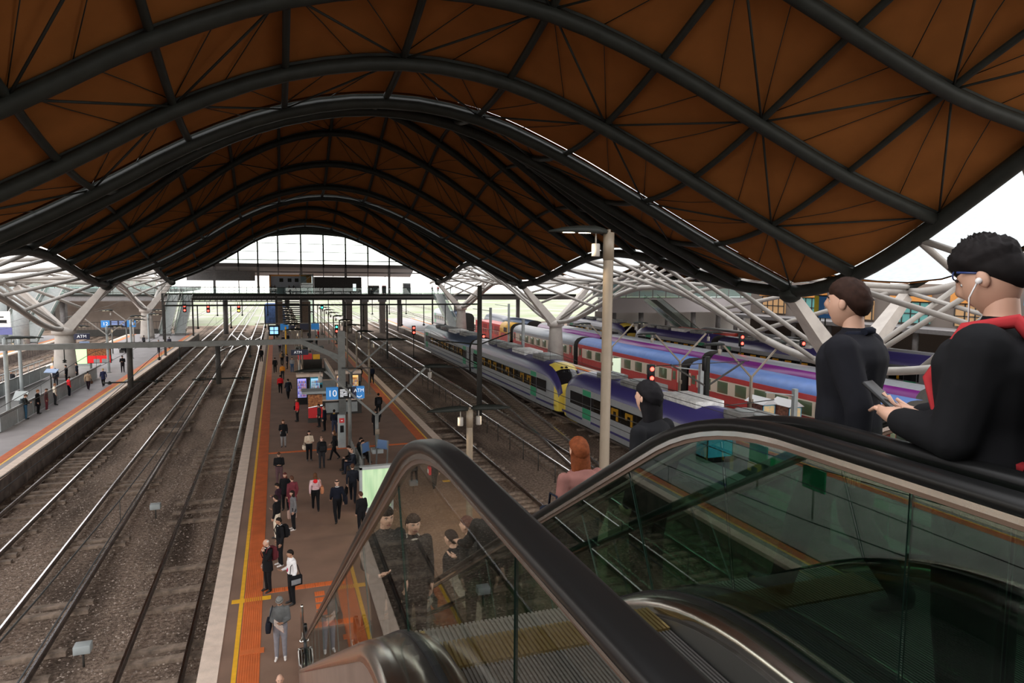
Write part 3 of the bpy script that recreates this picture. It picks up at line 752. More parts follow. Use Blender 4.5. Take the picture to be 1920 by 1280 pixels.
# ---------------------------------------------------------------- trains
def car_profile(h=4.0, w=1.45):
    return [(-w+.06,.35),(-w,.9),(-w,h-1.0),(-w+.12,h-.55),(-w+.45,h-.2),(-w+.95,h-.03),(0,h)]
M_bogie = mat('bogie_black', (.03,.027,.025), .8, noise=.2)
def bogie(root, y):
    b = MB(); b.span(-1.15,1.15,y-1.6,y+1.6,.3,.75); 
    for yy in (y-1.1,y+1.1):
        for s in (-1,1): b.tube([(s*.72,yy,.46),(s*.86,yy,.46)],.46,14)
    b.build('bogie', M_bogie, root)
def stripe(root, name, m, x, y0, y1, z0, z1, t=.012):
    b = MB(); b.span(x-t, x+t, y0, y1, z0, z1); return b.build(name, m, root)
def shell(root, y0, y1, h, w, zsplit, mbody, mroof, nose=0, nose_mats=None, edge=None):
    half = car_profile(h, w); prof = half+[(-x,z) for x,z in reversed(half[:-1])]
    secs = []
    if nose == 0: secs = [(y0,1,1,0),(y1,1,1,0)]
    else:
        base = [(3.2,1,1,0),(2.4,.995,.99,0),(1.7,.97,.955,0),(1.1,.93,.88,0),(.6,.88,.76,0),(.2,.82,.60,0),(0,.78,.42,0)]
        if nose < 0: secs = [(y0+d,a,c,0) for d,a,c,_ in reversed(base)]+[(y1,1,1,0)]
        else: secs = [(y0,1,1,0)]+[(y1-d,a,c,0) for d,a,c,_ in base]
    bod, rof = MB(), MB(); n = len(prof); vs = []
    for (y,sx,sz,_) in secs:
        for (x,z) in prof: vs.append((x*sx, y, .35+(z-.35)*sz))
    mats = [mbody, mroof]+(nose_mats or [])+([edge] if edge else [])
    m = MB()
    for i in range(len(secs)-1):
        for j in range(n):
            q = (i*n+j, i*n+(j+1)%n, (i+1)*n+(j+1)%n, (i+1)*n+j)
            zs = sum(vs[k][2] for k in q)/4; xs = abs(sum(vs[k][0] for k in q)/4)
            mi = 1 if (j in range(2,n-3)) else 0
            if edge and j in (2,3,n-5,n-4): mi = 2
            if nose_mats:
                yc = sum(vs[k][1] for k in q)/4; d = (yc-y0) if nose < 0 else (y1-yc)
                if d < 2.1 and 4 <= j <= n-6: mi = 2 if d > .95 else (3 if d > .2 else 2)
                elif d < 2.6 and mi == 1: mi = 1
                elif d < .5 and mi == 0: mi = 2
            m.f.append(q); m.m.append(mi); m.s.append(j in range(2,n-3))
    m.v = vs
    ke = len(mats); mats.append(M_darkpost)
    m.f.append(tuple(range(n))[::-1]); m.m.append(2 if nose_mats and nose < 0 else ke); m.s.append(False)
    m.f.append(tuple((len(secs)-1)*n+j for j in range(n))); m.m.append(2 if nose_mats and nose > 0 else ke); m.s.append(False)
    return m.build('body_shell', mats, root)
M_vbody = mat('railcar_silver', (.30,.31,.32), .4, .1, noise=.04)
M_vroof = mat('railcar_purple', (.045,.038,.15), .32, .0)
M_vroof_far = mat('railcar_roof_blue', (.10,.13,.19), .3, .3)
M_win = mat('window_black', (.012,.012,.014), .12)
M_pane = glass('railcar_window', (.75,.74,.70), base=.05)
M_grab = mat('yellow_grab_rail', (.85,.47,.03), .5, emis=(.9,.45,.03), estr=.10)
M_vgreen = mat('railcar_green', (.02,.28,.13), .45)
M_vyel = mat('railcar_yellow', (.80,.62,.10), .45)
M_roofkit = mat('roof_equipment', (.20,.20,.19), .6, .2, noise=.25, nscale=3)
M_rooflight = mat('roof_equipment_pale', (.62,.62,.60), .6, noise=.2, nscale=4)
wp = MB(); wp.span(-.012,.012,-.86,.86,-.40,.40); wpane = wp.mesh('window_pane', M_pane)
gb = MB(); gb.span(-.01,.01,-.06,.06,-.40,.40); grab_me = gb.mesh('grab_rail', M_grab)
gs = MB(); gs.span(-.01,.01,-.55,-.30,-.40,.36); gs.span(-.01,.01,-.3,.35,.16,.34); gs.span(-.01,.01,.12,.38,-.1,.3); seat_me = gs.mesh('seat_glimpse', M_grab)
def railcar(x, y0, y1, label, nose=0, roofm=None, windows=True, group='purple and grey railcars', zr=-.95, kit=True, lit=.5, glim=True):
    t = thing('railcar', (x,0,zr), label, 'train', group)
    shell(t, y0+.25, y1-.25, 3.95, 1.45, 3, M_vbody, roofm or M_vroof, nose, [M_vyel, M_win] if nose else None)
    ya = y0+(3.3 if nose < 0 else 1.3); yb = y1-(3.3 if nose > 0 else 1.3)
    for s in (-1,1):
        b = MB(); b.span(s*1.455-.008,s*1.455+.008,ya-(1.2 if nose<0 else 0),yb+(1.2 if nose>0 else 0),1.62,2.52); b.build('window_band', M_win, t)
        stripe(t,'lower_stripe',roofm or M_vroof,s*1.452,y0+.6,y1-.6,.72,.86)
        for yy in ((ya+.9) if nose >= 0 else ya+1.6, (yb-.9) if nose <= 0 else yb-1.6):
            d = MB(); d.span(s*1.459-.008,s*1.459+.008,yy-.68,yy+.68,.6,3.0); dr = d.build('door', M_vbody, t)
            d = MB(); d.span(s*1.468-.008,s*1.468+.008,yy-.65,yy+.65,.9,1.62); d.build('green_panel', M_vgreen, dr)
            d = MB(); d.span(s*1.468-.008,s*1.468+.008,yy-.65,yy+.65,2.52,2.9); d.build('green_panel', M_vgreen, dr)
            d = MB(); d.span(s*1.468-.008,s*1.468+.008,yy-.65,yy+.65,1.64,2.5); d.build('door_window', M_win, dr)
    if windows:
        y = ya+2.6; k = 0
        while y < yb-2.4:
            put('window_pane', wpane, t, (-1.505,y,2.07))
            if rnd.random() < lit+.25 and glim: put('seat_glimpse', seat_me, t, (-1.475,y+rnd.uniform(-.25,.25),2.07))
            else: put('grab_rail', grab_me, t, (-1.475,y+rnd.uniform(-.5,.5),2.07))
            y += 1.95; k += 1
    b = MB(); b.span(-1.25,1.25,y0+5.2,y1-5.2,.2,.6); b.span(-1.0,1.0,y0+1.5,y1-1.5,.35,.6); b.build('underframe', M_bogie, t)
    bogie(t, y0+3.4); bogie(t, y1-3.4)
    if kit:
        L = y1-y0
        for q,(f,w,l,h,mm) in enumerate(((.22,1.7,2.6,.32,M_roofkit),(.42,1.8,3.4,.28,M_rooflight),(.62,1.7,3.0,.30,M_roofkit),(.78,1.5,1.8,.26,M_roofkit))):
            b = MB(); b.rbox((0,y0+L*f,3.92+h/2-.06),(w,l,h+.1),.05); b.build('roof_unit', mm, t)
            if mm is M_roofkit:
                for z in (-.7,.7):
                    b = MB(); b.lathe([(.5,0),(.5,.05),(.42,.06)],(0,y0+L*f+z,3.92+h),n=14); b.build('fan_ring', M_greycool, t)
    return t
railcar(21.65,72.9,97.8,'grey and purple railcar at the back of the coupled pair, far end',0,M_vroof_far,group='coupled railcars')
railcar(21.65,48.0,72.7,'grey and purple railcar with a yellow cab end facing the camera',-1,group='coupled railcars')
railcar(21.65,21.0,47.4,'nearest railcar with purple roof, coupled nose to nose',1,group='coupled railcars')
railcar(21.65,-4.0,20.6,'railcar seen through the escalator glass at the right',0,group='coupled railcars')
for tt_ in ():
    pass
# yellow cab lights
cl = [o for o in bpy.data.objects if o.get('label') == 'grey and purple railcar with a yellow cab end facing the camera'][0]
for x in (-.35,.05):
    for z in (0,.3):
        b = MB(); b.ell((x,49.15+z*1.2,3.30+z),(.13,.13,.10),8,6); b.build('roof_lamp', M_black, cl)
b = MB(); b.ell((-1.0,48.35,1.15),(.12,.06,.09),8,5); b.build('marker_lamp', emit('marker_amber',(1,.5,.1),6), cl)

M_red1 = mat('carriage_red', (.50,.045,.045), .35, noise=.06, nscale=2)
M_cream = mat('carriage_cream', (.72,.64,.52), .4)
M_croof = mat('carriage_roof_blue', (.105,.19,.44), .5, noise=.08, nscale=1.5)
M_greenwin = mat('carriage_window_green', (.10,.14,.075), .15)
M_silver = mat('carriage_silver', (.33,.35,.38), .4, .1, noise=.05)
M_purple = mat('carriage_purple', (.17,.015,.18), .3)
cw = MB(); cw.rbox((0,0,0),(.04,1.35,.92),.012); cwin = cw.mesh('window', M_greenwin)
cwf = MB()
for y0_,y1_,z0_,z1_ in ((-.78,.78,.46,.54),(-.78,.78,-.54,-.46),(-.78,-.68,-.54,.54),(.68,.78,-.54,.54)): cwf.span(-.018,.018,y0_,y1_,z0_,z1_)
cwfm = cwf.mesh('window_frame', M_cream)
def carriage(x, y0, y1, label, body, roof, band, red, group, zr=-.95, h=3.75, win=None, upper=None, spacing=2.25, edge=None):
    t = thing('carriage', (x,0,zr), label, 'train', group)
    shell(t, y0+.3, y1-.3, h, 1.45, 3, body, roof, edge=edge)
    for s in (-1,1):
        stripe(t,'window_band',band,s*1.456,y0+.35,y1-.35,1.55,2.62)
        if red: stripe(t,'upper_band',upper or red,s*1.46,y0+.35,y1-.35,2.66,3.02,.014); stripe(t,'lower_band',red,s*1.46,y0+.35,y1-.35,.62,1.5,.014)
        stripe(t,'sill_line',M_cream,s*1.466,y0+.35,y1-.35,.45,.60,.02)
        for yy in (y0+1.1,y1-1.1):
            b = MB(); b.span(s*1.475-.02,s*1.475+.02,yy-.42,yy+.42,.7,2.7); b.build('door', red or body, t)
            b = MB(); b.span(s*1.49-.015,s*1.49+.015,yy-.25,yy+.25,1.75,2.5); b.build('door_window', M_greenwin, t)
    y = y0+3.0
    while y < y1-2.4:
        f = put('window', win or cwin, t, (-1.475,y,2.08)); put('window_frame', cwfm, f, (-.005,0,0)); y += spacing
    b = MB(); b.span(-1.2,1.2,y0+5,y1-5,.1,.4); b.span(-.9,.9,y0+.4,y1-.4,.3,.5); b.build('underframe', M_bogie, t)
    for yy in (y0+3.2,y1-3.2): bogie(t,yy)
    b = MB(); b.span(-.7,.7,y0-.1,y0+.35,.6,3.0); b.build('gangway', M_black, t)
    return t
carriage(35.0,29.0,50.6,'nearest red and cream carriage with a long blue roof',M_red1,M_croof,M_cream,M_red1,'red and cream carriages')
carriage(35.0,51.4,73.6,'second red and cream carriage with blue roof, behind the lamp pole',M_red1,M_croof,M_cream,M_red1,'red and cream carriages')
carriage(35.0,74.2,97.0,'silver topped white and red carriage next to the red locomotive',M_cream,M_silver,M_cream,M_red1,'red and cream carriages',upper=M_silver)
ww = MB(); ww.rbox((0,0,0),(.04,1.25,.85),.012); wwin = ww.mesh('window', M_win)
for k,(a,b_) in enumerate(((31.5,53.6),(54.4,75.2),(75.9,98))):
    t = carriage(39.2,a,b_,['nearest silver carriage with a purple roof edge','middle silver carriage with a purple roof edge','farthest silver carriage with a purple roof edge'][k],M_silver,M_silver,M_win,None,'silver and purple carriages',win=wwin,edge=M_purple,h=3.95)
for k,(a,b_,n) in enumerate(((47,69.2,0),(70,90,1),(92,114,-1))):
    railcar(51.3,a,b_,['purple railcar with lit yellow windows behind the purple roofed carriages','purple railcar farther back with a nose end','third purple railcar far back near the mezzanine'][k],n,group='far purple railcars',lit=.8)
for k,(x,a,b_) in enumerate(((39.2,102,126),(35.0,128,152),(55.6,44,66))):
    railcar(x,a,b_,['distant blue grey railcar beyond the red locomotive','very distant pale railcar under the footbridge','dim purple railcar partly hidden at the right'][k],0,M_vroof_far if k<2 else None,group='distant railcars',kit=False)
M_whitec = mat('white_carriage', (.62,.58,.56), .4)
for k,(a,b_) in enumerate(((46,66),(66.6,86))):
    carriage(60.0,a,b_,['white carriage with dark windows far right','white carriage with dark windows behind the far column'][k],M_whitec,M_silver,M_whitec,None,'white far carriages',win=wwin)
# red locomotive
lo = thing('locomotive', (35.0,0,-.95), 'bright red locomotive with yellow cab at the head of the carriages', 'locomotive')
b = MB(); b.span(-1.35,1.35,103,117.5,1.2,3.3); b.build('hood', mat('loco_red',(.62,.02,.02),.4,emis=(.6,.02,.02),estr=.08), lo)
shell(lo,98,103.2,3.9,1.45,3,mat('loco_yellow',(.80,.42,.03),.45),mat('loco_yellow',(.8,.42,.03),.45))
b = MB(); b.span(-1.46,-1.44,99,102.8,.9,2.2); b.build('cab_band', M_red1, lo)
b = MB(); b.span(-1.47,-1.45,99.6,101.2,2.4,3.1); b.build('cab_window', M_win, lo)
b = MB(); b.span(-1.45,1.45,98,118,.7,1.2); b.build('frame', M_red1, lo)
for k in range(14):
    b = MB(); b.tube([(-1.5,103.5+k,1.2),(-1.5,103.5+k,2.2)],.025,5); b.build('handrail_post', M_cream, lo)
b = MB(); b.tube([(-1.5,103.5,2.2),(-1.5,117,2.2)],.025,5); b.build('handrail', M_cream, lo)
for k in range(4):
    b = MB(); b.span(-1.37,-1.35,104+k*3.2,106.4+k*3.2,1.6,3.0); b.build('engine_door', mat('loco_dark_red',(.35,.02,.02),.5), lo)
bogie(lo,102); bogie(lo,114)
for k,(y,c) in enumerate(((80,(.62,.05,.03)),(87,(.60,.06,.04)))):
    t = thing('red_wagon', (57.5,y,-.95), ['red wagon far right beside the distant column','second red wagon behind the first one'][k], 'wagon', 'far red wagons')
    b = MB(); b.rbox((0,0,2.2),(2.7,6.2,2.6),.08); b.build('body', mat('wagon_red',c,.5), t)
    for q in range(6): b = MB(); b.span(-1.38,-1.34,-2.7+q*.95,-2.3+q*.95,1.1,3.3); b.build('rib', M_red1, t)
    bogie(t,-1.6); bogie(t,1.6)

bh = thing('blue_hoarding', (-.2,150,-1.2), 'blue wrapped hoarding beside the tracks beyond the footbridge', 'hoarding')
b = MB(); b.rbox((0,0,3.3),(4.4,1.2,4.4),.5); b.build('wrap', mat('tarp_blue',(.06,.12,.28),.7,noise=.3,nscale=2), bh)
for x in (-1.5,1.5):
    b = MB(); b.span(x-.1,x+.1,-.1,.1,0,1.4); b.build('leg', M_darkpost, bh)
wl_ = thing('brown_wall', (-27,136,-1.2), 'brown wall with railings behind the left platform escalators', 'wall')
b = MB(); b.span(-9,7.5,8,8.6,0,6.2); b.build('wall_face', mat('brown_wall',(.27,.215,.18),.85,noise=.12,nscale=.6), wl_)
for k in range(33):
    b = MB(); b.span(-9+k*.5-.02,-9+k*.5+.02,4,4.05,1.2,2.5); b.build('railing_bar', M_darkpost, wl_)
b = MB(); b.span(-9,7.5,3.98,4.07,2.5,2.58); b.span(-9,7.5,3.9,4.1,0,1.2); b.build('rail', M_darkpost, wl_)
# ---------------------------------------------------------------- lamps
def lamp_head(root, loc, dirx, diry=0, L=1.55, speaker=True, lit=True):
    # wing shaped head reaching out from the pole top
    d = Vector((dirx,diry,0)).normalized(); n = Vector((-d.y,d.x,0)); m = MB(); vs = []; P = Vector(loc)
    secs = [(-.05,.13,.10,.02),(.25,.24,.15,.04),(.7,.30,.14,.04),(1.15,.24,.10,.025),(L,.05,.03,.0)]
    for (u,w,h,up) in secs:
        for a,b in ((-1,-.30),(-.75,.65),(0,1),(.75,.65),(1,-.30),(.6,-.35),(-.6,-.35)):
            vs.append(P+d*u+n*(a*w)+Vector((0,0,up+b*h)))
    k = 7; fs = [tuple(range(k))[::-1], tuple(range((len(secs)-1)*k,len(secs)*k))]
    for i in range(len(secs)-1):
        for j in range(k): fs.append((i*k+j,i*k+(j+1)%k,(i+1)*k+(j+1)%k,(i+1)*k+j))
    m.add(vs, fs, 0, True); h = m.build('lamp_head', M_dark, root)
    for u in (.55,1.0):
        m = MB(); c = P+d*u+Vector((0,0,.0)); vs = [c+d*(.17*math.cos(2*PI*q/12))+n*(.11*math.sin(2*PI*q/12)) for q in range(12)]
        vs += [v+Vector((0,0,-.018)) for v in vs]
        m.add(vs, [tuple(range(12,24))]+[(q,(q+1)%12,12+(q+1)%12,12+q) for q in range(12)]); m.build('lens', M_lens if lit else M_greycool, root)
    if speaker:
        c = P+d*.22; m = MB(); m.tube([c+Vector((0,0,.0)),c+Vector((0,0,-.28))],.022,6)
        m.lathe([(.10,-.62),(.11,-.60),(.11,-.30),(.095,-.28)],c,n=14); m.build('speaker', M_white, root)
def lamp_post(x, y, zb, h, dirs, label, r=.10, group='platform lamp posts', light=0, M=None, diry=0, speaker=True):
    t = thing('lamp_post', (x,y,zb), label, 'lamp', group)
    b = MB(); b.lathe([(r*1.02,0),(r,.1),(r,h-.75),(r*.98,h-.72)],n=14); b.build('pole', M or M_pole, t)
    b = MB(); b.lathe([(r*1.07,h-.72),(r*1.07,h)],n=14); b.lathe([(.05,h-.1),(.05,h+.08)],n=8); b.build('top_sleeve', M or M_pole, t)
    b = MB(); b.lathe([(r*1.9,0),(r*1.9,.03),(r*1.2,.05)],n=12); b.build('base_plate', M_post, t)
    for d in dirs: lamp_head(t,(d*(r+.02),0,h-.02),d,diry,speaker=speaker)
    if light:
        for d in dirs:
            L = bpy.data.lights.new('lamp_light','SPOT'); L.energy = light; L.color = (1,.82,.58); L.spot_size = 2.5; L.spot_blend = .6; L.shadow_soft_size = .15
            o = put('lamp_light', L, t, (d*.9,0,h-.1))
    return t
# the tall lamp in front of the trains
big = lamp_post(8.35,16.4,0,10.85,(-1,),'tall beige lamp post with a dark leaf shaped head and white speaker, right of centre',r=.135,light=260)
lamp_post(7.1,25.6,0,4.5,(-1,1),'cream double headed lamp post with two white speakers behind the escalator handrail',r=.13,light=150)
for k in range(9):
    lamp_post(7.15,57+k*9.2,0,4.5,(1,),'single headed platform lamp on the right side of the island platform, %s from the kiosks' % ORD[k],r=.08,light=130 if k<2 else 0)
for k in range(7):
    lamp_post(2.3,70+k*8.5,0,4.5,(-1,),'dark headed lamp in the middle row of the island platform, %s from the camera' % ORD[k],r=.08,light=110 if k<2 else 0)
for k,(x,y,h) in enumerate(((-16.4,51.4,5.6),(-19.6,64.5,4.6),(-19.3,78,4.6),(-16.0,77.2,4.6),(-16.2,90,4.5),(-16.4,103,4.5))):
    lamp_post(x,y,0,h,(1,),['tall lamp post nearest on the left platform beside the standing man in jeans','grey lamp post rising from the fenced ramp on the left platform','second grey lamp post rising from the fenced ramp','lamp post just right of the left concrete column','lamp post behind the red food poster on the left platform','far lamp post by the blue platform sign'][k],r=.13,M=M_greycool,light=90 if k in (0,3) else 0)
# Y shaped posts carrying a lamp on each arm
def y_post(x, y, zb, fork, reach, up, label, m, light=0, heads=True):
    t = thing('forked_lamp_post', (x,y,zb), label, 'lamp', 'forked lamp posts')
    b = MB(); b.lathe([(.11,0),(.10,fork)],n=10); b.build('pole', m, t)
    b = MB(); b.span(-.3,.3,-.3,.3,0,.22); b.build('base_block', M_greycool, t)
    b = MB(); b.rbox((0,-.12,fork*.55),(.22,.12,.30),.02); b.build('junction_box', M_pole, t)
    for s in (-1,1):
        b = MB(); b.bar((s*.06,0,fork-.05),(s*reach,0,fork+up),.09,.11); b.build('arm', m, t)
        if heads: lamp_head(t,(s*reach,0,fork+up),s,light>0)
    return t
y_post(5.1,37.5,0,2.15,2.75,2.5,'forked lamp post on the island platform in front of the blue number sign',M_post)
y_post(5.2,52.0,0,2.6,2.75,2.3,'second forked lamp post behind the vending machines',M_post)
for k,(x,y) in enumerate(((29.4,36.9),(29.6,45.6),(29.8,57.5))):
    y_post(x,y,-.3,3.7,2.3,2.1,'pale forked post on the right hand platform, %s from the camera' % ORD[k],M_pole,heads=k<3)
for k,(x,y) in enumerate(((-18.2,88),(-18.4,104))):
    y_post(x,y,0,3.0,2.4,2.0,'pale forked post on the left platform, %s beyond the concrete column' % ORD[k],M_white)

# ---------------------------------------------------------------- island platform furniture
M_blue = mat('sign_blue', (.03,.20,.52), .5, emis=(.03,.25,.65), estr=.25)
M_navy = mat('sign_navy', (.012,.016,.05), .4)
M_txt = mat('sign_white', (.85,.87,.9), .5, emis=(.9,.93,1), estr=.35)
sg = thing('platform_sign', (3.72,38.3,0), 'blue platform 10 and ATM sign on a steel post', 'sign')
b = MB(); b.lathe([(.10,0),(.10,3.75)],n=12); b.build('post', M_post, sg)
b = MB(); b.span(-1.25,-.62,-.14,.14,2.95,3.62); b.build('number_board', M_blue, sg)
b = MB(); b.span(-.62,.15,-.13,.13,2.97,3.60); b.build('display_board', M_black, sg)
b = MB(); b.span(.15,.80,-.14,.14,2.95,3.62); b.build('cash_board', M_blue, sg)
b = MB(); b.span(.15,.36,-.145,-.14,2.95,3.62); b.build('dark_end', M_navy, sg)
text('10', .5, M_txt, sg, (-.93,-.15,3.28), (PI/2,0,0))
text('ATM', .27, M_txt, sg, (.50,-.15,3.40), (PI/2,0,0))
b = MB(); b.tube([(.52+.12*math.cos(a),-.15,3.13+.10*math.sin(a)) for a in [PI*1.05+PI*.95*k/8 for k in range(9)]],.025,5); b.build('smile_logo', M_txt, sg)
b = MB()
for i in range(6): b.span(-.52,-.34+.05*(i%3),-.14,-.13,3.08+i*.075,3.12+i*.075); b.span(-.28,-.12,-.14,-.13,3.14+i*.07,3.17+i*.07)
b.span(-.02,.03,-.14,-.13,3.05,3.5); b.build('timetable_lines', M_txt, sg)

def vending(x, y, label, mcase, mlit, w=.9, h=2.1, rows=6, seed=1):
    t = thing('vending_machine', (x,y,0), label, 'vending machine', 'vending machines')
    b = MB(); b.span(-w/2,w/2,0,.8,0,h); b.build('cabinet', mcase, t)
    b = MB(); b.span(-w/2-.03,w/2+.03,-.05,.85,h,h+.22); b.build('top_cover', M_coping, t)
    b = MB(); b.span(-w/2+.05,w/2-.22,-.012,0,.55,h-.12); b.build('lit_window', mlit, t)
    r = random.Random(seed)
    for q in range(rows):
        z = .62+q*(h-.85)/rows; m = MB(); m.span(-w/2+.06,w/2-.23,-.03,-.012,z-.03,z-.005); m.build('shelf', M_greycool, t)
        m = MB()
        for k in range(7):
            xx = -w/2+.11+k*(w-.36)/6.4; m.lathe([(.032,0),(.034,.12),(.014,.16),(.014,.19)],(xx,-.045,z),n=7,mi=r.randrange(4))
        o = m.build('drink_bottles', [mat('drink_red',(.5,.05,.05),.4),mat('drink_white',(.75,.75,.78),.4),mat('drink_blue',(.08,.12,.55),.4),mat('drink_orange',(.75,.35,.05),.4)], t)
    b = MB(); b.span(w/2-.19,w/2-.04,-.02,0,.9,1.5); b.build('keypad', M_black, t)
    b = MB(); b.span(-w/2+.08,w/2-.25,-.02,0,.15,.42); b.build('delivery_flap', M_black, t)
    return t
vending(1.78,53.6,'black drinks vending machine with violet lit shelves on the island platform',M_black,emit('violet_shelf',(.35,.33,.85),.9),seed=3)
vending(2.75,53.5,'teal framed drinks vending machine right of the black one',mat('vending_teal',(.03,.30,.40),.4),emit('cyan_shelf',(.30,.60,.85),.8),seed=5)
vending(4.75,54.5,'snack vending machine with a warm light on top near the mast',mat('vending_brown',(.12,.08,.06),.5),emit('warm_shelf',(.95,.55,.30),.6),seed=8)
vending(5.75,54.5,'second snack vending machine with warm orange lamps',mat('vending_dark',(.08,.07,.07),.5),emit('orange_shelf',(1,.6,.2),.8),seed=9)
kb = thing('food_kiosk', (2.3,46.6,0), 'red food stand with a roast chicken poster under a grey canopy', 'kiosk')
b = MB(); b.span(-.46,.46,0,.6,.28,1.9); b.build('body', M_black, kb)
b = MB(); b.span(-.46,.46,-.03,0,.32,1.02); b.build('red_panel', mat('kiosk_red',(.60,.02,.025),.45), kb)
b = MB(); b.add([(-.46,-.032,1.02),(.46,-.032,1.18),(.46,-.032,1.88),(-.46,-.032,1.88),(-.46,0,1.02),(.46,0,1.18),(.46,0,1.88),(-.46,0,1.88)],[(0,1,2,3),(7,6,5,4),(0,4,5,1),(1,5,6,2),(2,6,7,3),(3,7,4,0)])
b.build('food_poster', mat('food_poster',(.50,.20,.06),.5,col2=(.16,.04,.015),nscale=7), kb)
b = MB(); b.add([(-.46,-.036,1.0),(.46,-.036,1.12),(.46,-.036,1.2),(-.46,-.036,1.04)],[(0,1,2,3)]); b.build('white_swoosh', M_txt, kb)
b = MB(); b.span(-.48,.48,-.02,.62,0,.28); b.build('plinth', M_darkpost, kb)
b = MB(); b.span(-.85,.95,-.5,1.0,2.0,2.16); b.build('canopy', M_greycool, kb)
ct = thing('service_counter', (4.1,49.5,0), 'long beige topped service counter around the mast', 'counter')
b = MB(); b.span(-1.4,1.5,-.5,.7,0,1.0); b.build('body', M_darkpost, ct)
b = MB(); b.span(-1.5,1.6,-.6,.8,1.0,1.12); b.build('top', M_coping, ct)
b = MB(); b.span(-1.0,1.2,-.52,-.5,.15,.85); b.build('front_panel', M_greycool, ct)
hp = thing('help_point', (3.35,39.2,0), 'slim grey help pillar with a small red panel beside the sign post', 'pillar')
b = MB(); b.rbox((0,0,.95),(.42,.3,1.9),.03); b.build('body', M_greycool, hp)
b = MB(); b.span(-.14,.14,-.165,-.15,1.45,1.72); b.build('red_panel', mat('help_red',(.6,.04,.04),.5), hp)
b = MB(); b.span(-.10,.10,-.17,-.15,.9,1.3); b.build('speaker_plate', M_black, hp)
b = MB(); b.tube([(-.05,-.17,1.58),(.05,-.17,1.58)],.02,5); b.build('call_button', M_txt, hp)
# light box
lbx = thing('advert_lightbox', (3.74,27.75,0), 'pale green glowing light box in a grey frame behind the escalator handrail', 'light box')
b = MB(); b.span(-.68,.68,.0,.28,0,.20); b.span(-.68,-.58,0,.28,.2,1.9); b.span(.58,.68,0,.28,.2,1.9); b.span(-.68,.68,0,.28,1.8,1.92); b.build('frame', M_greycool, lbx)
lbm = bpy.data.materials.new('lit_panel'); lbm.use_nodes = True; nt = lbm.node_tree; p = nt.nodes['Principled BSDF']
tx = nt.nodes.new('ShaderNodeTexCoord'); nz = nt.nodes.new('ShaderNodeTexNoise'); nz.inputs['Scale'].default_value = 3.0
mp = nt.nodes.new('ShaderNodeMapping'); mp.inputs['Scale'].default_value = (1.6,1,.25)
rr = nt.nodes.new('ShaderNodeValToRGB'); rr.color_ramp.elements[0].color = (.30,.62,.24,1); rr.color_ramp.elements[1].color = (.72,.95,.52,1); rr.color_ramp.elements[0].position = .3; rr.color_ramp.elements[1].position = .6
nt.links.new(tx.outputs['Object'],mp.inputs[0]); nt.links.new(mp.outputs[0],nz.inputs['Vector']); nt.links.new(nz.outputs['Fac'],rr.inputs[0]); nt.links.new(rr.outputs[0],p.inputs['Emission Color']); p.inputs['Emission Strength'].default_value = .5
p.inputs['Base Color'].default_value = (.3,.4,.3,1)
b = MB(); b.span(-.58,.58,.03,.06,.2,1.8); b.build('lit_panel', lbm, lbx)
b = MB(); b.span(-.58,.58,.20,.24,.2,1.8); b.build('back_panel', M_greycool, lbx)
for k,(x,y,rz) in enumerate(((4.15,34.4,.9),(4.95,34.8,-.8))):
    t = thing('information_board', (x,y,0), ['tilted information board with a blue poster near the seats','second tilted information board, nearer the right edge'][k], 'sign','information boards',rz)
    b = MB()
    for s in (-.34,.34): b.bar((s,0,0),(s,.1,1.3),.06,.06)
    b.build('frame', M_post, t)
    b = MB(); b.bar((0,.05,.85),(0,.12,1.3),.72,.04); b.build('panel', mat('board_blue',(.07,.14,.28),.5), t)
bn_n = [0]
def bench(x, y, rz, label, zb=0, n=4):
    t = thing('bench', (x,y,zb), label, 'bench', 'platform benches', rz)
    for k in range(n):
        b = MB(); b.rbox((-(n-1)*.3+k*.6,0,.44),(.54,.46,.05),.02); b.build('seat', M_post, t)
        b = MB(); b.rbox((-(n-1)*.3+k*.6,-.25,.72),(.54,.05,.46),.02); b.build('backrest', M_post, t)
    b = MB(); b.span(-n*.3,n*.3,-.04,.04,.36,.42); b.build('beam', M_darkpost, t)
    for s in (-1,1):
        b = MB(); b.span(s*n*.22-.04,s*n*.22+.04,-.22,.22,0,.38); b.build('leg', M_darkpost, t)
bench(3.45,33.7,PI*.5,'row of grey metal seats with the man in a suit sitting on it')
bench(3.9,36.0,-PI*.5,'row of grey metal seats facing the right hand tracks')
bench(-18.6,97.8,-PI/2,'row of seats with people sitting, far along the left platform')
# ramp / stair void in the middle of the island platform
rv = thing('stairwell_parapet', (3.4,66,0), 'low white edged parapet around the stairwell on the island platform', 'parapet')
b = MB(); b.span(-1.4,-1.28,-7,9,0,1.0); b.span(1.28,1.4,-7,9,0,1.0); b.span(-1.4,1.4,-7,-6.88,0,1.0); b.build('wall_panel', M_greycool, rv)
b = MB(); b.span(-1.46,-1.22,-7,9,1.0,1.06); b.span(1.22,1.46,-7,9,1.0,1.06); b.span(-1.4,1.4,-7.05,-6.85,1.0,1.06); b.build('white_cap', M_coping, rv)
b = MB(); b.span(-1.27,1.27,-6.8,9,.02,.03); b.build('well_shade_sheet', M_darkpost, rv)  # flat dark sheet, its colour stands in for the shade down the stairwell
at = thing('cash_machine_sign', (1.9,64.6,0), 'small dark ATM sign on a post beyond the vending machines', 'sign')
b = MB(); b.lathe([(.06,0),(.06,3.3)],n=8); b.build('post', M_post, at)
b = MB(); b.span(-.75,.75,-.08,.08,2.6,3.1); b.build('board', M_navy, at)
text('ATM', .34, M_txt, at, (-.15,-.09,2.85), (PI/2,0,0))
ds = thing('platform_sign', (3.0,92,0), 'distant blue hanging platform sign with small screens', 'sign')
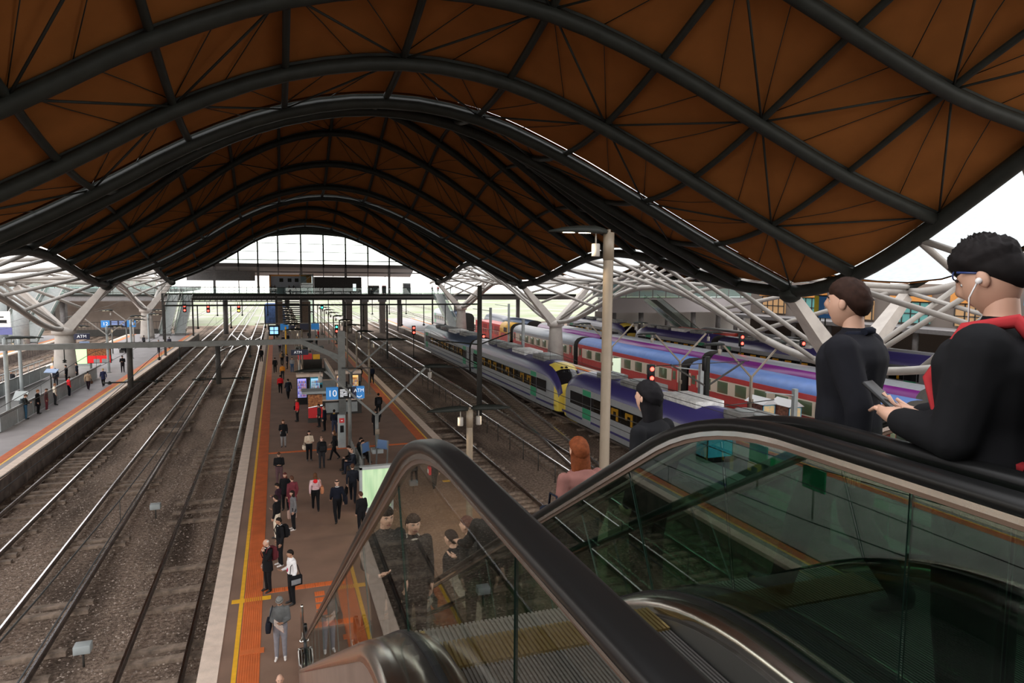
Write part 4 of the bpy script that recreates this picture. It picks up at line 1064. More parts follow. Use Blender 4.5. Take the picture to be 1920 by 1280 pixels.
b = MB(); b.span(-2.6,-1.6,-.1,.1,2.9,3.7); b.span(1.2,2.2,-.1,.1,2.9,3.7); b.build('blue_board', M_blue, ds)
b = MB(); b.span(-1.4,1.0,-.1,.1,2.9,3.7); b.build('display', M_navy, ds)
b = MB(); b.span(-5,6,-.05,.05,3.72,3.8); b.build('crossbar', M_pole, ds)
for x in (-2.0,1.7):
    b = MB(); b.lathe([(.07,0),(.07,3.9)],(x,.15,0),n=8); b.build('post', M_post, ds)
k2 = thing('far_food_stall', (3.2,74,0), 'far food stall with red boxes and a yellow sign', 'kiosk')
b = MB(); b.span(-1.2,1.2,0,1.4,0,1.1); b.build('counter', M_darkpost, k2)
b = MB(); b.span(-1.2,.2,-.05,.5,1.1,1.7); b.build('red_box', mat('kiosk_red',(.6,.02,.025),.45), k2)
b = MB(); b.span(.3,1.0,-.05,.3,1.1,1.6); b.build('yellow_sign', M_yel, k2)
b = MB(); b.span(-1.4,1.4,-.3,1.6,2.2,2.35); b.build('canopy', M_dark, k2)

# ---------------------------------------------------------------- left platform furniture
rp_ = thing('ramp_parapet', (-16.1,49,0), 'grey panelled parapet and railing around the ramp on the left platform', 'parapet')
pn = MB(); pn.span(-.04,.04,-1.46,1.46,.05,1.05); pnm = pn.mesh('wall_panel', M_greycool)
for k in range(8): put('wall_panel', pnm, rp_, (-.05,1.5+k*3,0)); 
for k in range(9): put('wall_panel', pnm, rp_, (-4.6,1.5+k*3,0))
for x in (-.05,-4.6):
    b = MB(); b.span(x-.06,x+.06,0,25.6,1.05,1.13); b.build('cap_rail', M_post, rp_)
rs = MB(); rs.span(-.02,.02,-.02,.02,1.05,1.75); rsm = rs.mesh('rail_post', M_greycool)
for k in range(17): put('rail_post', rsm, rp_, (-4.6,k*1.5,0))
b = MB(); b.span(-4.64,-4.56,0,25,1.72,1.78); b.build('top_rail', M_greycool, rp_)
b = MB(); b.span(-4.5,-.1,0,24,.01,.02); b.build('ramp_floor', M_darkpost, rp_)
for k,(x,y,w) in enumerate(((-16.3,49.3,.9),)):
    t = thing('red_kiosk', (x-.5,y,0), 'red vending kiosk with a white top cut by the left frame edge', 'kiosk')
    b = MB(); b.rbox((0,0,.95),(w,.8,1.9),.03); b.build('body', mat('kiosk_dark_red',(.30,.05,.05),.5), t)
    b = MB(); b.span(-w/2-.04,w/2+.04,-.45,.45,1.9,2.25); b.build('white_top', M_coping, t)
    b = MB(); b.span(-w*.45,w*.45,-.42,-.4,1.0,1.75); b.build('poster', mat('poster_orange',(.45,.16,.06),.5), t)
    b = MB(); b.ell((-.1,-.55,.28),(.24,.2,.24),10,6); b.build('orange_bag', mat('orange_bag',(.7,.2,.03),.6), t)
ps = thing('food_poster_stand', (-17.6,81,0), 'red and brown food poster stand on the left platform', 'sign')
b = MB(); b.span(-1.1,1.1,-.1,.1,.55,2.6); b.build('cabinet', M_black, ps)
b = MB(); b.span(-1.05,1.05,-.13,-.1,1.35,2.55); b.build('food_poster', mat('food_poster',(.50,.20,.06),.5,col2=(.16,.04,.015),nscale=7), ps)
b = MB(); b.span(-1.05,1.05,-.13,-.1,.6,1.35); b.build('red_panel', mat('bright_red_panel',(.80,.02,.02),.4,emis=(.9,.02,.02),estr=.3), ps)
b = MB(); b.span(-.5,.05,-.15,-.13,.6,1.0); b.span(.25,.7,-.15,-.13,.6,1.0); b.build('figures', M_greycool, ps)
for s in (-.8,.8):
    b = MB(); b.span(s-.06,s+.06,-.2,.2,0,.55); b.build('foot', M_post, ps)
lp = thing('green_lit_panel', (-19.8,84,0), 'pale green lit panel behind the left lamp post', 'light box')
b = MB(); b.span(-.65,.65,-.05,.05,.2,2.3); b.build('lit_panel', emit('pale_green_panel',(.6,.85,.45),.55), lp)
b = MB(); b.span(-.75,.75,-.02,.1,0,.2); b.span(-.75,-.65,-.02,.1,.2,2.4); b.span(.65,.75,-.02,.1,.2,2.4); b.build('frame', M_greycool, lp)
at = thing('cash_machine_sign', (-19.0,80,0), 'small blue ATM sign right of the left concrete column', 'sign')
b = MB(); b.lathe([(.06,0),(.06,3.9)],(-.6,.1,0),n=8); b.build('post', M_post, at)
b = MB(); b.span(-.85,.85,-.08,.08,3.15,3.75); b.build('board', M_navy, at)
text('ATM', .42, M_txt, at, (.15,-.09,3.45), (PI/2,0,0))
b = MB(); b.span(-.1,.8,-.05,.05,2.4,2.95); b.build('lower_board', mat('board_grey_blue',(.25,.33,.5),.5), at)
ns = thing('platform_sign', (-18.6,96,0), 'blue sign with platform numbers 12 and 11 above the left platform', 'sign')
b = MB(); b.span(-1.9,-.95,-.1,.1,3.3,4.15); b.span(.95,1.9,-.1,.1,3.3,4.15); b.build('number_board', M_blue, ns)
b = MB(); b.span(-.95,.95,-.09,.09,3.3,4.15); b.build('display', M_navy, ns)
for x in (-.8,.8):
    b = MB(); b.lathe([(.08,0),(.08,4.2)],(x,.2,0),n=8); b.build('post', M_post, ns)
text('12', .6, M_txt, ns, (-1.42,-.11,3.72), (PI/2,0,0)); text('11', .6, M_txt, ns, (1.42,-.11,3.72), (PI/2,0,0))
b = MB()
for i in range(4): b.span(-.75,-.1,-.1,-.09,3.42+i*.18,3.5+i*.18); b.span(.1,.7,-.1,-.09,3.42+i*.18,3.5+i*.18)
b.build('display_lines', mat('display_text',(.3,.4,.7),.5,emis=(.3,.45,.9),estr=.4), ns)
for k,(x,y) in enumerate(((-16.25,59.7),(-16.6,54.1))):
    t = thing('tilted_notice', (x,y,0), ['blue and white notice board on a thin post by the ramp','grey tilted notice leaning over the ramp parapet'][k], 'sign')
    b = MB(); b.tube([(0,0,0),(0,0,2.2 if k == 0 else 1.2)],.06,8); b.build('post', M_darkpost, t)
    b = MB(); b.bar((-.05,-.02,2.3 if k == 0 else 1.15),(.1,.3,2.55 if k == 0 else 1.75),1.0,.05); b.build('panel', mat('notice_blue',(.25,.33,.48),.5) if k == 0 else M_greycool, t)

# kiosk with white roofs on the right platform, lit map
for k,(x,y) in enumerate(((31.0,37.8),(32.1,36.6))):
    t = thing('vending_booth', (x,y,-.3), ['small white roofed booth with brown side posters in front of the red carriage','second white roofed booth with lit food pictures'][k], 'kiosk','white roofed booths')
    b = MB(); b.span(-.5,.5,-.8,.8,0,1.7); b.build('cabinet', M_black, t)
    b = MB(); b.add([(-.62,-.95,1.7),(.62,-.95,1.7),(.62,.95,1.7),(-.62,.95,1.7),(0,-.95,2.1),(0,.95,2.1)],[(0,1,4),(2,3,5),(1,2,5,4),(3,0,4,5),(0,3,2,1)]); b.build('white_roof', mat('booth_white',(.62,.62,.62),.5), t)
    b = MB(); b.span(-.52,-.5,-.75,.75,.5,1.65); b.build('side_poster', mat('booth_poster',(.30,.12,.09),.5,col2=(.12,.04,.03),nscale=6), t)
    b = MB(); b.span(-.45,.45,-.82,-.8,.4,1.6); b.build('lit_front', mat('lit_food',(.4,.3,.15),.4,col2=(.08,.25,.3),nscale=7,emis=(.7,.45,.2),estr=.5), t)
    b = MB(); b.span(-.5,-.43,-.83,-.8,.2,1.68); b.span(.43,.5,-.83,-.8,.2,1.68); b.span(-.5,.5,-.83,-.8,1.6,1.68); b.build('blue_trim', mat('trim_blue',(.15,.45,.65),.4), t)
mp_ = thing('lit_map_board', (30.6,58.5,-.3), 'pale lit map board beside the front of the grey railcar', 'sign')
b = MB(); b.span(-.7,.7,-.06,.06,.3,2.4); b.build('lit_panel', emit('pale_map',(.70,.85,.62),.55), mp_)
b = MB(); b.span(-.75,.75,-.05,.08,0,.3); b.span(-.75,-.7,-.07,.08,.3,2.45); b.span(.7,.75,-.07,.08,.3,2.45); b.build('frame', M_greycool, mp_)
gk = thing('teal_advert_machine', (-18.6,30.5,0), 'bright teal vending machine on the left platform, seen mirrored in the escalator glass', 'vending machine')
b = MB(); b.span(-.8,.8,-.5,.5,0,2.2); b.build('cabinet', M_black, gk)
b = MB(); b.span(.8,.83,-.45,.45,.3,2.1); b.build('lit_side', mat('teal_lit',(.03,.35,.45),.4,col2=(.5,.3,.1),nscale=3,emis=(.05,.55,.65),estr=.6), gk)
b = MB(); b.span(-.75,.75,-.53,-.5,.3,2.1); b.build('lit_front', mat('teal_lit2',(.03,.35,.45),.4,emis=(.05,.55,.65),estr=.6), gk)
for k,(x,y) in enumerate(((-17.4,25.5),(-16.9,21.5))):
    t = thing('green_sign', (x,y,0), 'green notice board on a post on the left platform, %s in the glass reflection' % ORD[k], 'sign', 'green notice boards')
    b = MB(); b.span(-.04,.04,-.6,.6,1.2,2.1); b.build('board', mat('board_green',(.01,.30,.12),.5), t)
    b = MB(); b.tube([(0,0,0),(0,0,1.2)],.05,6); b.build('post', M_post, t)

# ---------------------------------------------------------------- escalators
FZ = 8.05; Y0 = 2.46; SL = math.tan(PI/6); Y1 = Y0+FZ/SL
def nos(y):
    def arc(u, R):   # smooth corner: returns fraction of ramp descent at u
        t = R*math.tan(PI/12)
        if u <= -t: return 0.0
        if u >= R*math.sin(PI/6)-t: return u*SL
        d = u+t; return R-math.sqrt(max(0,R*R-d*d))
    return FZ-arc(y-Y0,1.9)+arc(y-Y1,1.6)
def path(ya, yb, dz, n):
    out = []
    for i in range(n+1):
        y = ya+(yb-ya)*i/n; e = .02; dy, dz_ = 2*e, nos(y+e)-nos(y-e); L = math.hypot(dy,dz_)
        out.append((y, nos(y)+dz, dy/L, dz_/L))
    return out
YA, YB = -1.6, 17.0
def rr_prof(w, h, r, xc):
    pts = []
    for cx_,cz,a0 in ((w/2-r,h/2-r,0),(-w/2+r,h/2-r,PI/2),(-w/2+r,-h/2+r,PI),(w/2-r,-h/2+r,1.5*PI)):
        for k in range(4): a = a0+PI/2*k/3; pts.append((xc+cx_+r*math.cos(a), cz+r*math.sin(a)))
    return pts
def balustrade(root, xg, side, cladding, mglass, joints):
    # side: +1 steps lie to the right (+x) of this glass, -1 to the left
    ph = path(YA, YB, 1.0, 150)
    m = MB(); m.sweep(rr_prof(.088,.05,.022,xg), ph, 0, True, True); 
    # newel turn at the lower end
    y,z,_,_ = ph[-1]; nv = [(y+.42*math.sin(a), z-.42+.42*math.cos(a), math.cos(a), -math.sin(a)) for a in [PI*k/12 for k in range(13)]]
    m.sweep(rr_prof(.088,.05,.022,xg), nv, 0, True, True); m.build('handrail', M_rubber, root)
    m = MB(); m.sweep([(xg-.022,-.045),(xg+.022,-.045),(xg+.022,-.02),(xg-.022,-.02)], ph); m.build('handrail_guide', M_steel, root)
    m = MB(); m.sweep([(xg-.012,-.062),(xg+.012,-.062),(xg+.012,-.045),(xg-.012,-.045)], ph); m.build('glass_clamp_strip', mat('bronze_strip',(.20,.14,.11),.35,.8), root)
    # glass in panels
    ys = list(joints); y = ys[-1]+1.25
    def sh(y): return .40*max(0,min(1,(y-2.2)/.9))*max(0,min(1,(16.6-y)/1.2))
    while y < 15.6: ys.append(y); y += 1.25
    ys += [16.2, 17.0]
    for a, b in zip(ys, ys[1:]):
        n = 10; m = MB(); vs = []
        for i in range(n+1):
            yy = a+.006+(b-a-.012)*i/n
            yt = yy+sh(yy)
            for x in (xg-.003, xg+.003): vs.append((x, yy, nos(yy)+.20)); vs.append((x, yt, nos(yt)+.945))
        fs = []
        for i in range(n):
            q = i*4; fs += [(q,q+1,q+5,q+4),(q+2,q+6,q+7,q+3)]
        m.add(vs, fs, 0, False); m.add([vs[0],vs[1],vs[3],vs[2],vs[-4],vs[-3],vs[-1],vs[-2]], [(0,1,2,3),(4,7,6,5)], 1)
        m.build('glass_panel', [mglass, mat('glass_edge',(.012,.03,.022),.3)], root)
    pd = path(YA, YB+.45, 0, 150)
    s = side
    def prof(pts): return [(xg+s*a, b) for a,b in pts]
    m = MB(); m.sweep(prof([(-.19,.12),(-.19,.17),(-.17,.20),(-.012,.215),(-.012,.12)]), pd, 0, True, True); m.build('outer_deck', M_steel, root)
    m = MB(); m.sweep(prof([(-.014,.12),(-.014,.222),(.014,.222),(.014,.12)]), pd); m.build('glass_gasket', M_black, root)
    m = MB(); m.sweep(prof([(.012,.12),(.012,.215),(.085,.195),(.10,.17),(.10,.12)]), pd, 0, True, True); m.build('inner_deck', M_steel, root)
    m = MB(); m.sweep(prof([(.095,-.30),(.095,.12),(.105,.12),(.105,-.30)]), pd); m.build('skirt_panel', mat('skirt_steel',(.24,.23,.22),.35,.9), root)
    if cladding:
        y = YA
        while y < YB+.4:
            b = min(y+1.25, YB+.45); m = MB(); vs = []; n = 5
            for i in range(n+1):
                yy = y+.004+(b-y-.008)*i/n
                for x in (-.185,-.17): vs.append((xg+s*x, yy, max(-.3,nos(yy)-.95))); vs.append((xg+s*x, yy, nos(yy)+.16))
            fs = []
            for i in range(n):
                q = i*4; fs += [(q,q+1,q+5,q+4),(q+2,q+6,q+7,q+3),(q+1,q+3,q+7,q+5)]
            m.add(vs, fs); m.build('cladding_panel', M_clad, root); y = b
def tread_mesh(w, name):
    m = MB(); d = .40; n = 44
    for k in range(n):
        x = -w/2+w*(k+.5)/n; m.span(x-w/n*.28, x+w/n*.28, -d/2, d/2, -.012, 0)
    m.span(-w/2, w/2, -d/2, d/2, -.06, -.012)
    m.span(-w/2, w/2, -d/2, -d/2+.012, -.23, -.012)
    m.span(-w/2, w/2, -d/2, -d/2+.02, -.002, .002, 1); m.span(-w/2, -w/2+.02, -d/2, d/2, -.002, .002, 1); m.span(w/2-.02, w/2, -d/2, d/2, -.002, .002, 1)
    return m.mesh(name, [mat('step_aluminium',(.30,.28,.25),.4,.8), mat('step_edge_dull_yellow',(.16,.11,.035),.6)])
def ez(y): return nos(y-.25)
def escalator(xl, xr, label, cl, cr):
    t = thing('escalator', (0,0,0), label, 'escalator', 'escalators')
    balustrade(t, xl, 1, cl, M_glass if cl else M_glass_dark, [YA,.2,1.405,2.75] if cl else [YA,.1,1.3,2.5]); balustrade(t, xr, -1, cr, M_glass_dark, [YA,.3,1.46,2.85])
    w = xr-xl-.23; xc = (xl+xr)/2; me = tread_mesh(w, 'step'); y = 2.70+.2; run = .40
    while y < Y1+.5:
        put('step', me, t, (xc, y, ez(y))); y += run
    for ya, yb, z in ((-2.2,2.52,FZ),(Y1+.72,18.6,0.02)):
        m = MB(); n = 60
        for k in range(n):
            x = -w/2+w*(k+.5)/n; m.span(xc+x-w/n*.25, xc+x+w/n*.25, ya, yb, z-.01, z+.002)
        m.span(xc-w/2, xc+w/2, ya, yb, z-.07, z-.008); m.build('landing_plate', mat('landing_plate',(.13,.12,.115),.45,.7), t)
    m = MB(); n = 50
    for k in range(n):
        x = -w/2+w*(k+.5)/n; m.span(xc+x-w/n*.3, xc+x+w/n*.3, 2.52, 2.72, FZ-.01, FZ+.012)
    m.span(xc-w/2, xc+w/2, 2.52, 2.69, FZ-.06, FZ-.002); m.build('comb_plate', mat('comb_brass',(.40,.30,.13),.3,.9) if cl else M_darkpost, t)
    m = MB(); m.sweep([(xl-.1,-1.05),(xr+.1,-1.05),(xr+.1,-.98),(xl-.1,-.98)], [p for p in path(YA,YB,0,100) if p[1] > 1.0]); m.build('truss_soffit', M_darkpost, t)
    return t
escalator(.50,1.745,'nearest glass sided escalator carrying two men up towards the camera',True,False)
escalator(1.945,3.19,'right hand glass sided escalator with the men riding down',False,True)
b = MB(); b.sweep([(1.80,.16),(1.80,.21),(1.89,.21),(1.89,.16)], path(YA,YB+.4,0,120)); cs = thing('centre_trim', (0,0,0), 'dark strip between the two escalators', 'trim'); b.build('strip', M_black, cs)
pst = thing('chrome_post', (.46,18.15,0), 'short chrome bollard post at the foot of the near escalator', 'post')
b = MB(); b.lathe([(.045,0),(.042,.96),(.03,1.0)],n=12); b.build('shaft', M_steel, pst)
b = MB(); b.lathe([(.09,0),(.09,.03),(.05,.06)],n=12); b.build('base_flange', M_steel, pst)
# concourse floor at the top, behind and beside the camera
cf = MB(); cf.span(-24,.30,-14,.55,7.6,8.05); cf.span(3.4,30,-14,1.2,7.6,8.05); cf.span(.30,3.4,-14,-2.2,7.6,8.05)
cfl = structure(cf.build('floor', mat('concourse_terrazzo',(.14,.135,.13),.4,noise=.1,nscale=3)), 'dark concourse floor at the top of the escalators', 'floor')
gl2 = structure(MB().span(-24,.28,.50,.54,7.5,8.1).build('trim_1', M_clad), 'metal edge of the concourse floor', 'trim')

wb = MB(); wb.span(-24,30,-14.4,-14,7.6,17); wb.span(-24,30,-14,-1.2,12.2,12.6)  # unseen wall and ceiling slab, added to keep sky light off the handrails
structure(wb.build('wall_back_blocker', mat('concourse_blocker',(.10,.085,.075),.8,noise=.1)), 'unseen dark concourse wall and low ceiling added behind the camera to shade the escalators', 'wall')
# ---------------------------------------------------------------- people
SKINS = {'fair': (.52,.30,.21), 'tan': (.36,.19,.115), 'dark': (.17,.085,.05)}
M_eye = mat('eye_white', (.7,.68,.65), .3); M_lip = mat('lip', (.33,.12,.10), .5); M_iris = mat('iris', (.03,.02,.015), .2)
def cloth(c, rough=.9):
    c = tuple(q*.6 if max(c) < .06 else q for q in c)
    return mat('cloth_%d_%d_%d' % tuple(int(q*999) for q in c), c, rough, noise=.10, nscale=9, spec=.12)
def V(*a): return Vector(a)
# poses: joints for a 1.75 m figure facing +Y, feet at z = 0
def pose(kind):
    P = dict(pel=V(0,0,.96), spi=V(0,.01,1.16), che=V(0,0,1.34), nek=V(0,-.005,1.47), hed=V(0,.02,1.60), headyaw=0, headpitch=0)
    for s,n in ((-1,'l'),(1,'r')):
        P['hip'+n] = V(s*.09,0,.93); P['kne'+n] = V(s*.10,.02,.50); P['ank'+n] = V(s*.105,-.01,.09); P['toe'+n] = V(s*.125,.15,.035)
        P['sho'+n] = V(s*.185,-.01,1.41); P['elb'+n] = V(s*.235,-.035,1.13); P['wri'+n] = V(s*.225,.04,.88); P['hnd'+n] = V(s*.215,.075,.79)
    if kind.startswith('walk'):
        q = -1 if kind.endswith('2') else 1
        a,b = ('l','r') if q > 0 else ('r','l'); sa = -1 if a == 'l' else 1
        P['kne'+a] = V(sa*.10,.17,.52); P['ank'+a] = V(sa*.10,.27,.11); P['toe'+a] = V(sa*.11,.43,.08)
        P['kne'+b] = V(-sa*.10,-.02,.49); P['ank'+b] = V(-sa*.10,-.27,.15); P['toe'+b] = V(-sa*.11,-.15,.035)
        P['elb'+a] = V(sa*.235,-.12,1.15); P['wri'+a] = V(sa*.24,-.13,.90); P['hnd'+a] = V(sa*.235,-.11,.81)
        P['elb'+b] = V(-sa*.235,.05,1.14); P['wri'+b] = V(-sa*.225,.20,.94); P['hnd'+b] = V(-sa*.215,.27,.88)
    if 'phone' in kind:
        for s,n in ((-1,'l'),(1,'r')):
            P['elb'+n] = V(s*.23,.03,1.13); P['wri'+n] = V(s*.09,.25,1.13); P['hnd'+n] = V(s*.04,.33,1.16)
        P['headpitch'] = -.45
    if 'cross' in kind:
        P['elbl'] = V(-.235,.05,1.14); P['wril'] = V(.02,.21,1.17); P['hndl'] = V(.11,.20,1.18)
        P['elbr'] = V(.235,.05,1.14); P['wrir'] = V(-.02,.24,1.13); P['hndr'] = V(-.11,.22,1.12)
    if 'face' in kind:
        P['elbl'] = V(-.24,.13,1.18); P['wril'] = V(-.10,.20,1.40); P['hndl'] = V(-.06,.17,1.49)
    if 'hold' in kind:
        P['elbr'] = V(.235,.0,1.13); P['wrir'] = V(.17,.25,1.10); P['hndr'] = V(.13,.33,1.13)
    if 'carry' in kind:
        P['elbr'] = V(.25,-.06,1.14); P['wrir'] = V(.27,-.05,.88); P['hndr'] = V(.275,-.04,.79)
    if 'rail' in kind:
        P['elbl'] = V(-.27,.06,1.16); P['wril'] = V(-.33,.27,1.10); P['hndl'] = V(-.35,.35,1.10)
    if kind == 'sit':
        for k in ('pel','spi','che','nek','hed'): P[k] = P[k]-V(0,0,.44)
        P['che'] += V(0,.03,0); P['nek'] += V(0,.07,0); P['hed'] += V(0,.10,0)
        for s,n in ((-1,'l'),(1,'r')):
            P['hip'+n] = V(s*.09,0,.52); P['kne'+n] = V(s*.11,.44,.52); P['ank'+n] = V(s*.11,.46,.09); P['toe'+n] = V(s*.12,.61,.035)
            P['sho'+n] = V(s*.185,.05,.97); P['elb'+n] = V(s*.235,.12,.71); P['wri'+n] = V(s*.10,.33,.68); P['hnd'+n] = V(s*.05,.40,.69)
        P['headpitch'] = -.3
    if kind == 'slump':
        P['headpitch'] = -.5
    return P
def capsule(m, p, q, r0, r1, n=10):
    t = (q-p); L = t.length; t = t.normalized(); pts = []; rs = []
    for k in range(4): a = PI/2*(k/3.0-1); pts.append(p+t*(r0*math.sin(a))); rs.append(max(.004, r0*math.cos(a)))
    for k in range(1,5): a = PI/2*(k-1)/3.0; pts.append(q+t*(r1*math.sin(a)) if k > 1 else q); rs.append(max(.004, r1*math.cos(a)))
    m.tube(pts, rs, n)
def head_r(x, y, z, d):
    # unit direction -> surface point of a head centred at the origin, face towards +y
    w, dp, h = .076, .098, .118
    p = V(x*w, y*dp, z*h)
    if z < 0:
        k = 1-.26*(-z)**1.3; p.x *= k; p.y = p.y*(1-.12*(-z)) + .012*(-z)
    if y > .3 : p.y -= .010*(y-.3)
    if y < 0 and z > -.4: p.y *= 1.04
    def gz(cx, cz, s): return math.exp(-(((p.x-cx)/s)**2+((p.z-cz)/s)**2)) if y > 0 else 0
    p.y += .022*math.exp(-((p.x/.011)**2+((p.z+.008)/.020)**2))*(y > 0)          # nose
    p.y += .012*math.exp(-((p.x/.007)**2+((p.z-.018)/.022)**2))*(y > 0)
    p.y -= .010*(gz(-.031,.014,.015)+gz(.031,.014,.015))                              # eye sockets
    p.y += .005*math.exp(-(((p.z-.036)/.010)**2))*(y > .5)                          # brow
    p.y += .006*gz(0,-.053,.016) - .004*gz(0,-.072,.010) + .008*gz(0,-.098,.018)      # lips, chin
    return p
HEADM = {}
def head_geo(fine):
    if fine in HEADM: return HEADM[fine]
    n, k = (44,32) if fine else (20,14); m = MB(); vs = []; fs = []
    for i in range(k+1):
        a = PI*i/k
        for j in range(n):
            q = 2*PI*j/n; vs.append(head_r(math.sin(a)*math.cos(q), math.sin(a)*math.sin(q), math.cos(a), fine))
    m.v = vs
    for i in range(k):
        for j in range(n):
            f = (i*n+j,(i+1)*n+j,(i+1)*n+(j+1)%n,i*n+(j+1)%n); c = sum((vs[q] for q in f), Vector())/4
            lip = c.y > .05 and abs(c.x) < .024 and -.063 < c.z < -.045
            m.f.append(f); m.m.append(4 if lip else 0); m.s.append(True)
    for s in (-1,1):
        m.ell((s*.078,-.005,.0),(.010,.020,.030),8,6,0)
        m.ell((s*.030,.071 if fine else .076,.013),(.012,.007,.007),8,6,5); m.ell((s*.030,.0765 if fine else .082,.013),(.0055,.003,.0055),6,4,6)
        m.tube([V(s*.046,.076,.030),V(s*.03,.086,.035),V(s*.016,.087,.031)],.004,4,6)
    HEADM[fine] = m; return m
def hand_geo(m, w, t, side, fine=False):
    # palm with four fingers of different lengths and a thumb, curled a little
    d = (t-w).normalized(); a = d.cross(V(0,0,1)); a = a.normalized() if a.length > .2 else V(0,1,0)*1.0
    if abs(d.z) > .8: a = V(0,1,0) - d*d.y; a = a.normalized()
    nrm = d.cross(a)*side
    L = .185; vs = []
    for (u,hw,ht) in ((-.01,.026,.019),(.04,.040,.016),(.085,.042,.013)):
        for x,y in ((-1,-1),(1,-1),(1,1),(-1,1)): vs.append(w+d*u+a*(x*hw)+nrm*(y*ht))
    fs = [(0,3,2,1),(8,9,10,11)]
    for q in (0,4):
        for k in range(4): fs.append((q+k,q+(k+1)%4,q+4+(k+1)%4,q+4+k))
    m.add(vs, fs, 0, True)
    for k,(o,l) in enumerate(((-.031,.062),(-.010,.080),(.011,.086),(.031,.074))):
        b0 = w+d*.083+a*o; b1 = b0+d*(l*.5)+nrm*.006; b2 = b1+d*(l*.42)+nrm*.026
        m.tube([b0,b1,b2],[.0095,.0085,.0065],6)
    b0 = w+d*.030+a*.032; b1 = b0+d*.030+a*.024+nrm*.008; b2 = b1+d*.036+a*.008+nrm*.012
    m.tube([b0,b1,b2],[.012,.010,.007],6)
BODY = {}
def body_mesh(kind, build='m', fine=False, lay=1.0):
    key = (kind,build,fine,lay)
    if key in BODY: return BODY[key]
    P = pose(kind); m = MB(); bones = []
    def cap(a, b, r0, r1, reg): capsule(m, a, b, r0, r1); bones.append((a,b,r0,r1,reg))
    wS = 1.0 if build == 'm' else .88; hipw = 1.0 if build == 'm' else 1.06
    g_ = lay
    # torso rings
    sp = [P['pel']-V(0,0,.06),P['pel'],P['spi'],P['che'],P['nek']-V(0,0,.05),P['nek']]
    rings = []
    T = [(-.07,.10,.085),(0,.165*hipw,.112),(.10,.155*hipw,.112),(.20,.145,.105),(.30,.160*wS,.115),(.40,.178*wS,.122),(.46,.165*wS,.105),(.505,.10,.075),(.53,.058,.058)]
    base = P['pel']; 
    def sp_at(h):
        segs = [(0,P['pel']),(.20,P['spi']),(.38,P['che']),(.51,P['nek'])]
        if h <= 0: return P['pel']+V(0,0,h)
        for (a,pa),(b,pb) in zip(segs, segs[1:]):
            if h <= b: return pa+(pb-pa)*((h-a)/(b-a))
        return P['nek']+V(0,0,h-.51)
    n = 16; vs = []
    for (h,rx,ry) in T:
        c = sp_at(h)
        for j in range(n):
            q = 2*PI*j/n; vs.append((c.x+rx*g_*math.cos(q), c.y+ry*g_*math.sin(q), c.z))
    fs = [tuple(range(n))[::-1], tuple((len(T)-1)*n+j for j in range(n))]
    for i in range(len(T)-1):
        for j in range(n): fs.append((i*n+j,i*n+(j+1)%n,(i+1)*n+(j+1)%n,(i+1)*n+j))
    m.add(vs, fs, 0, True)
    bones.append((P['pel']+V(0,0,.10),P['nek']-V(0,0,.06),.15,.12,1)); bones.append((P['pel']-V(0,0,.06),P['pel']+V(0,0,.03),.15,.15,2))
    cap(P['nek']-V(0,0,.04), P['hed']-V(0,.015,.03), .058, .052, 0)
    for nn in 'lr':
        cap(P['hip'+nn], P['kne'+nn], .092*g_*hipw, .064*g_, 2); cap(P['kne'+nn], P['ank'+nn], .064*g_, .048*g_, 2)
        cap(P['ank'+nn]-V(0,.02,.035), P['toe'+nn]+V(0,0,.004), .044, .036, 3)
        cap(P['sho'+nn]*1.0, P['elb'+nn], .062*g_*wS, .050*g_, 1); cap(P['elb'+nn], P['wri'+nn], .050*g_, .036*g_, 1)
    me = m.mesh('tmp', M_eye); o = bpy.data.objects.new('tmp', me); COL.objects.link(o)
    rm = o.modifiers.new('r','REMESH'); rm.mode = 'VOXEL'; rm.voxel_size = .013 if fine else .022; rm.use_smooth_shade = True
    sm = o.modifiers.new('s','SMOOTH'); sm.factor = .5; sm.iterations = 5 if fine else 3
    dg = bpy.context.evaluated_depsgraph_get(); ev = bpy.data.meshes.new_from_object(o.evaluated_get(dg))
    bpy.data.objects.remove(o); bpy.data.meshes.remove(me)
    out = MB(); out.v = [tuple(v.co) for v in ev.vertices]
    for p in ev.polygons:
        c = p.center; best = 1e9; reg = 1
        for (a,b,r0,r1,rg) in bones:
            d = b-a; t = max(0,min(1,(c-a).dot(d)/d.length_squared)); q = (c-(a+d*t)).length-(r0+(r1-r0)*t)
            if q < best: best, reg = q, rg
        out.f.append(tuple(p.vertices)); out.m.append(reg); out.s.append(True)
    bpy.data.meshes.remove(ev)
    for nn,s in (('l',-1),('r',1)): hand_geo(out, P['wri'+nn]+(P['hnd'+nn]-P['wri'+nn])*.05, P['hnd'+nn], -s)
    hg = head_geo(fine); R = head_rot(P); hc = P['hed']+V(0,.02,.035)
    out.add([R @ Vector(v)+hc for v in hg.v], [], 0); o0 = len(out.v)-len(hg.v)
    for f,mi,sm_ in zip(hg.f, hg.m, hg.s): out.f.append(tuple(i+o0 for i in f)); out.m.append(mi); out.s.append(sm_)
    ph = bpy.data.materials.get('placeholder') or bpy.data.materials.new('placeholder')
    me = out.mesh('person_body', [ph]*7); BODY[key] = (me, P); return BODY[key]
def head_rot(P, yaw=0):
    return Matrix.Rotation(P['headyaw']+yaw,3,'Z') @ Matrix.Rotation(P['headpitch'],3,'X')
